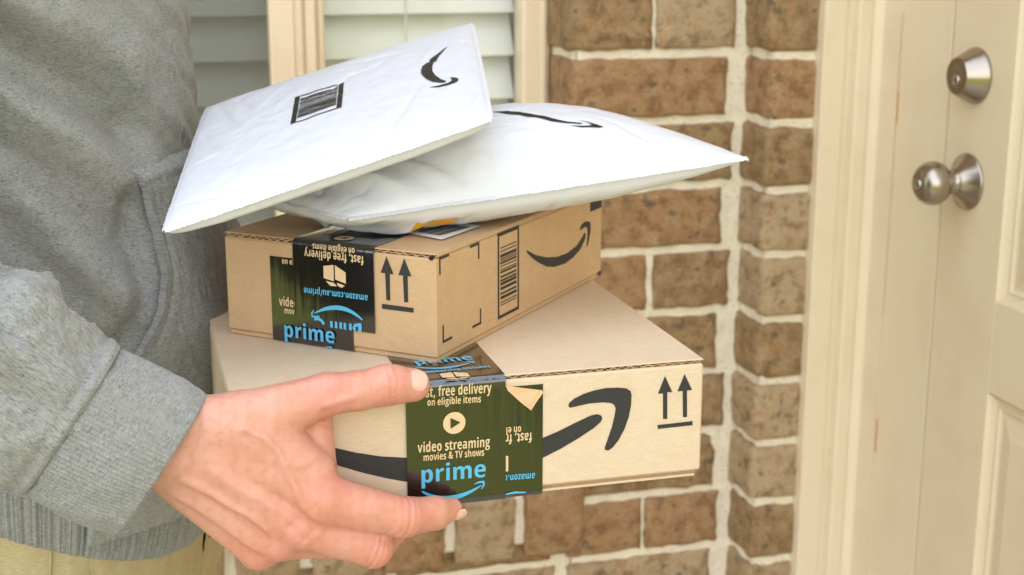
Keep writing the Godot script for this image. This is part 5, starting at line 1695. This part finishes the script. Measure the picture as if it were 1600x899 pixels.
	for j in 25:
		var b := TAU * j / 24.0
		for i in 49:
			var a := TAU * i / 48.0
			var back := 0.5 - 0.5 * cos(a)
			var ring := Vector3(cos(a) * 0.088, 0.0, sin(a) * 0.085)
			var rr := 0.020 + 0.030 * back
			v.append(Vector3(0.002, 1.452 + 0.010 * back, 0) + ring * (1.0 + 0.35 * back * 0.5) + (ring.normalized() * cos(b) + Vector3.UP * sin(b)) * rr)
	part("hood", raw_mesh(v, grid_index(49, 25)), M.stitch, hood)

func spline(pts: Array, t: float):
	var x := t * (pts.size() - 1)
	var i := clampi(int(x), 0, pts.size() - 2)
	var u := x - i
	var p0 = pts[maxi(i - 1, 0)]
	var p1 = pts[i]
	var p2 = pts[i + 1]
	var p3 = pts[mini(i + 2, pts.size() - 1)]
	return 0.5 * ((2.0 * p1) + (p2 - p0) * u + (2.0 * p0 - 5.0 * p1 + 4.0 * p2 - p3) * u * u + (3.0 * p1 - p0 - 3.0 * p2 + p3) * u * u * u)

func sleeve(_o: Node3D, hood: Node3D, cs: Array, ws: Array, hs: Array, shift: Vector3, near: bool):
	var nu := 200
	var nv := 220
	var v := PackedVector3Array()
	var uv := PackedVector2Array()
	var run := 0.0
	var last: Vector3 = cs[0]
	for j in nv + 1:
		var t := pow(float(j) / nv, 1.35)
		var c: Vector3 = spline(cs, t)
		var w: Vector3 = spline(ws, t)
		var h: float = spline(hs, t)
		var ahead: Vector3 = spline(cs, minf(t + 0.01, 1.0)) - spline(cs, maxf(t - 0.01, 0.0))
		var axis := ahead.normalized()
		w = (w - axis * w.dot(axis) * 0.35)
		var dz := axis.cross(w.normalized()).normalized()
		if dz.z < 0:
			dz = -dz
		run += c.distance_to(last)
		last = c
		for i in nu + 1:
			var phi := TAU * i / nu
			var ca := cos(phi)
			var sa := sin(phi)
			var dirn := (w * signf(ca) * pow(absf(ca), 0.95) + dz * h * signf(sa) * pow(absf(sa), 0.95))
			var n := (w.normalized() * ca + dz * sa).normalized()
			# cloth gathers above the cuff and creases slantwise up the arm
			var d := 0.0010 * exp(-pow((run - 0.004) / 0.0025, 2.0)) - 0.0012 * exp(-pow((run - 0.009) / 0.002, 2.0)) + 0.0012 * exp(-pow((run - 0.024) / 0.012, 2.0))
			d += 0.0068 * sin(run * 120.0 + sin(phi * 1.0 + 0.6) * 2.6 + 0.9 * sin(phi + 2.1)) * exp(-pow((run - 0.055) / 0.040, 2.0)) * (0.55 + 0.45 * ca)
			d += fold_noise.get_noise_3d(run * 1.3, cos(phi) * 0.07 + 2.0, sin(phi) * 0.07) * 0.0120 * clampf(run / 0.03, 0.0, 1.0)
			d += fold_noise.get_noise_3d(run * 4.0, cos(phi) * 0.2 + 7.0, sin(phi) * 0.2) * 0.0010
			v.append(c + dirn + n * d + shift)
			uv.append(Vector2(run, phi * 0.05 + (0.4 if near else 0.9)))
	part("sleeve", raw_mesh(v, grid_index(nu + 1, nv + 1), uv), M.jersey, hood)

func cuff(hood: Node3D, from_c: Vector3, to_c: Vector3, w0: Vector3, w1: Vector3, h0: float, h1: float, shift: Vector3):
	var nu := 560
	var v := PackedVector3Array()
	var uv := PackedVector2Array()
	var axis := (to_c - from_c).normalized()
	var dz := axis.cross(w0.normalized()).normalized()
	var L := from_c.distance_to(to_c)
	# outside from the seam to the mouth, round the folded edge and back inside
	var prof := []
	for k in 26:
		var t := k / 25.0
		prof.append([t, 0.0012 * sin(PI * pow(t, 0.7)) - 0.0006 * exp(-t * t / 0.002) - 0.0010 * pow(t, 6.0)])
	for k in 5:
		prof.append([1.0 + 0.018 * sin(PI * (k + 1) / 6.0), -0.0012 - 0.0030 * (k + 1) / 5.0])
	for k in 14:
		prof.append([1.0 - 0.85 * (k + 1) / 14.0, -0.0044])
	for p in prof:
		var t: float = p[0]
		var c := from_c.lerp(to_c, t)
		var w := w0.lerp(w1, t)
		var h := lerpf(h0, h1, t)
		for i in nu + 1:
			var phi := TAU * i / nu
			var ca := cos(phi)
			var sa := sin(phi)
			var n := (w.normalized() * ca + dz * sa).normalized()
			var rib := 0.00042 * cos(phi * 112.0) * smoothstep(0.0, 0.06, t) * (1.0 if p[1] > -0.002 else 0.5)
			var d: float = p[1] + rib + fold_noise.get_noise_3d(t * 0.05, ca * 0.05 + 4.0, sa * 0.05) * 0.004
			v.append(c + w * ca + dz * h * signf(sa) * pow(absf(sa), 1.2) + n * d + shift)
			uv.append(Vector2(phi * 0.043, t * L))
	part("cuff", raw_mesh(v, grid_index(nu + 1, prof.size()), uv, PackedColorArray(), false), M.rib, hood)

func make_trousers(o: Node3D, shift: Vector3):
	var v := PackedVector3Array()
	var nu := 160
	var nv := 40
	for j in nv + 1:
		var y := lerpf(0.70, 0.90, float(j) / nv)
		for i in nu + 1:
			var phi := TAU * i / nu
			v.append(torso_at(phi, maxf(y, 0.80), -0.004 + fold_noise.get_noise_2d(phi * 1.2, y * 0.8) * 0.003) * Vector3(1, 0, 1) * lerpf(0.84, 1.0, smoothstep(0.70, 0.81, y)) + Vector3(0, y, 0))
	var hips := part("trousers", raw_mesh(v, grid_index(nu + 1, nv + 1)), M.twill, o)
	hips.set_meta("label", "khaki cotton trousers")
	for s in [-1.0, 1.0]:
		var lv := PackedVector3Array()
		for j in 61:
			var y := lerpf(0.05, 0.78, j / 60.0)
			var r := lerpf(0.075, 0.100, smoothstep(0.0, 0.8, y))
			for i in 73:
				var a := TAU * i / 72.0
				var d := fold_noise.get_noise_3d(cos(a) * 0.06, y * 0.8 + s, sin(a) * 0.06) * 0.012
				lv.append(Vector3(0.005 + cos(a) * (r * 1.05 + d), y, s * 0.078 + sin(a) * (minf(r, 0.076) + d)))
		part("leg", raw_mesh(lv, grid_index(73, 61)), M.twill, hips)
		# shoe
		var sv := PackedVector3Array()
		for j in 31:
			var t := j / 30.0
			var x := lerpf(-0.075, 0.205, t)
			var w := 0.042 * pow(maxf(0.0, sin(PI * clampf(t * 0.92 + 0.06, 0, 1))), 0.45)
			var hh := lerpf(0.085, 0.045, smoothstep(0.3, 0.8, t)) * pow(maxf(0.0, sin(PI * clampf(t * 0.94 + 0.04, 0, 1))), 0.35)
			for i in 25:
				var a := TAU * i / 24.0
				sv.append(Vector3(x, maxf(0.001, hh * 0.5 + hh * 0.5 * sin(a)), s * 0.085 + cos(a) * w))
		part("shoe", raw_mesh(sv, grid_index(25, 31)), M.shoe, o)
	# side seam and the slanting pocket mouth, with their stitching
	for a in [[74.0, 74.0, 0.0010], [62.5, 60.0, 0.0006], [61.0, 58.5, 0.0006]]:
		var wv := PackedVector3Array()
		for j in 41:
			var t := j / 40.0
			var y := lerpf(0.70, 0.90, t)
			for i in 5:
				var ph := deg_to_rad(lerpf(a[1], a[0], t) + (i - 2) * 0.18)
				wv.append(torso_at(ph, maxf(y, 0.80), -0.0038 + fold_noise.get_noise_2d(ph * 1.2, y * 0.8) * 0.003 + a[2] * cos((i - 2) * PI / 4.0)) * Vector3(1, 0, 1) * lerpf(0.84, 1.0, smoothstep(0.70, 0.81, y)) + Vector3(0, y, 0))
		part("seam", raw_mesh(wv, grid_index(5, 41), PackedVector2Array(), PackedColorArray(), false), M.twill, hips)
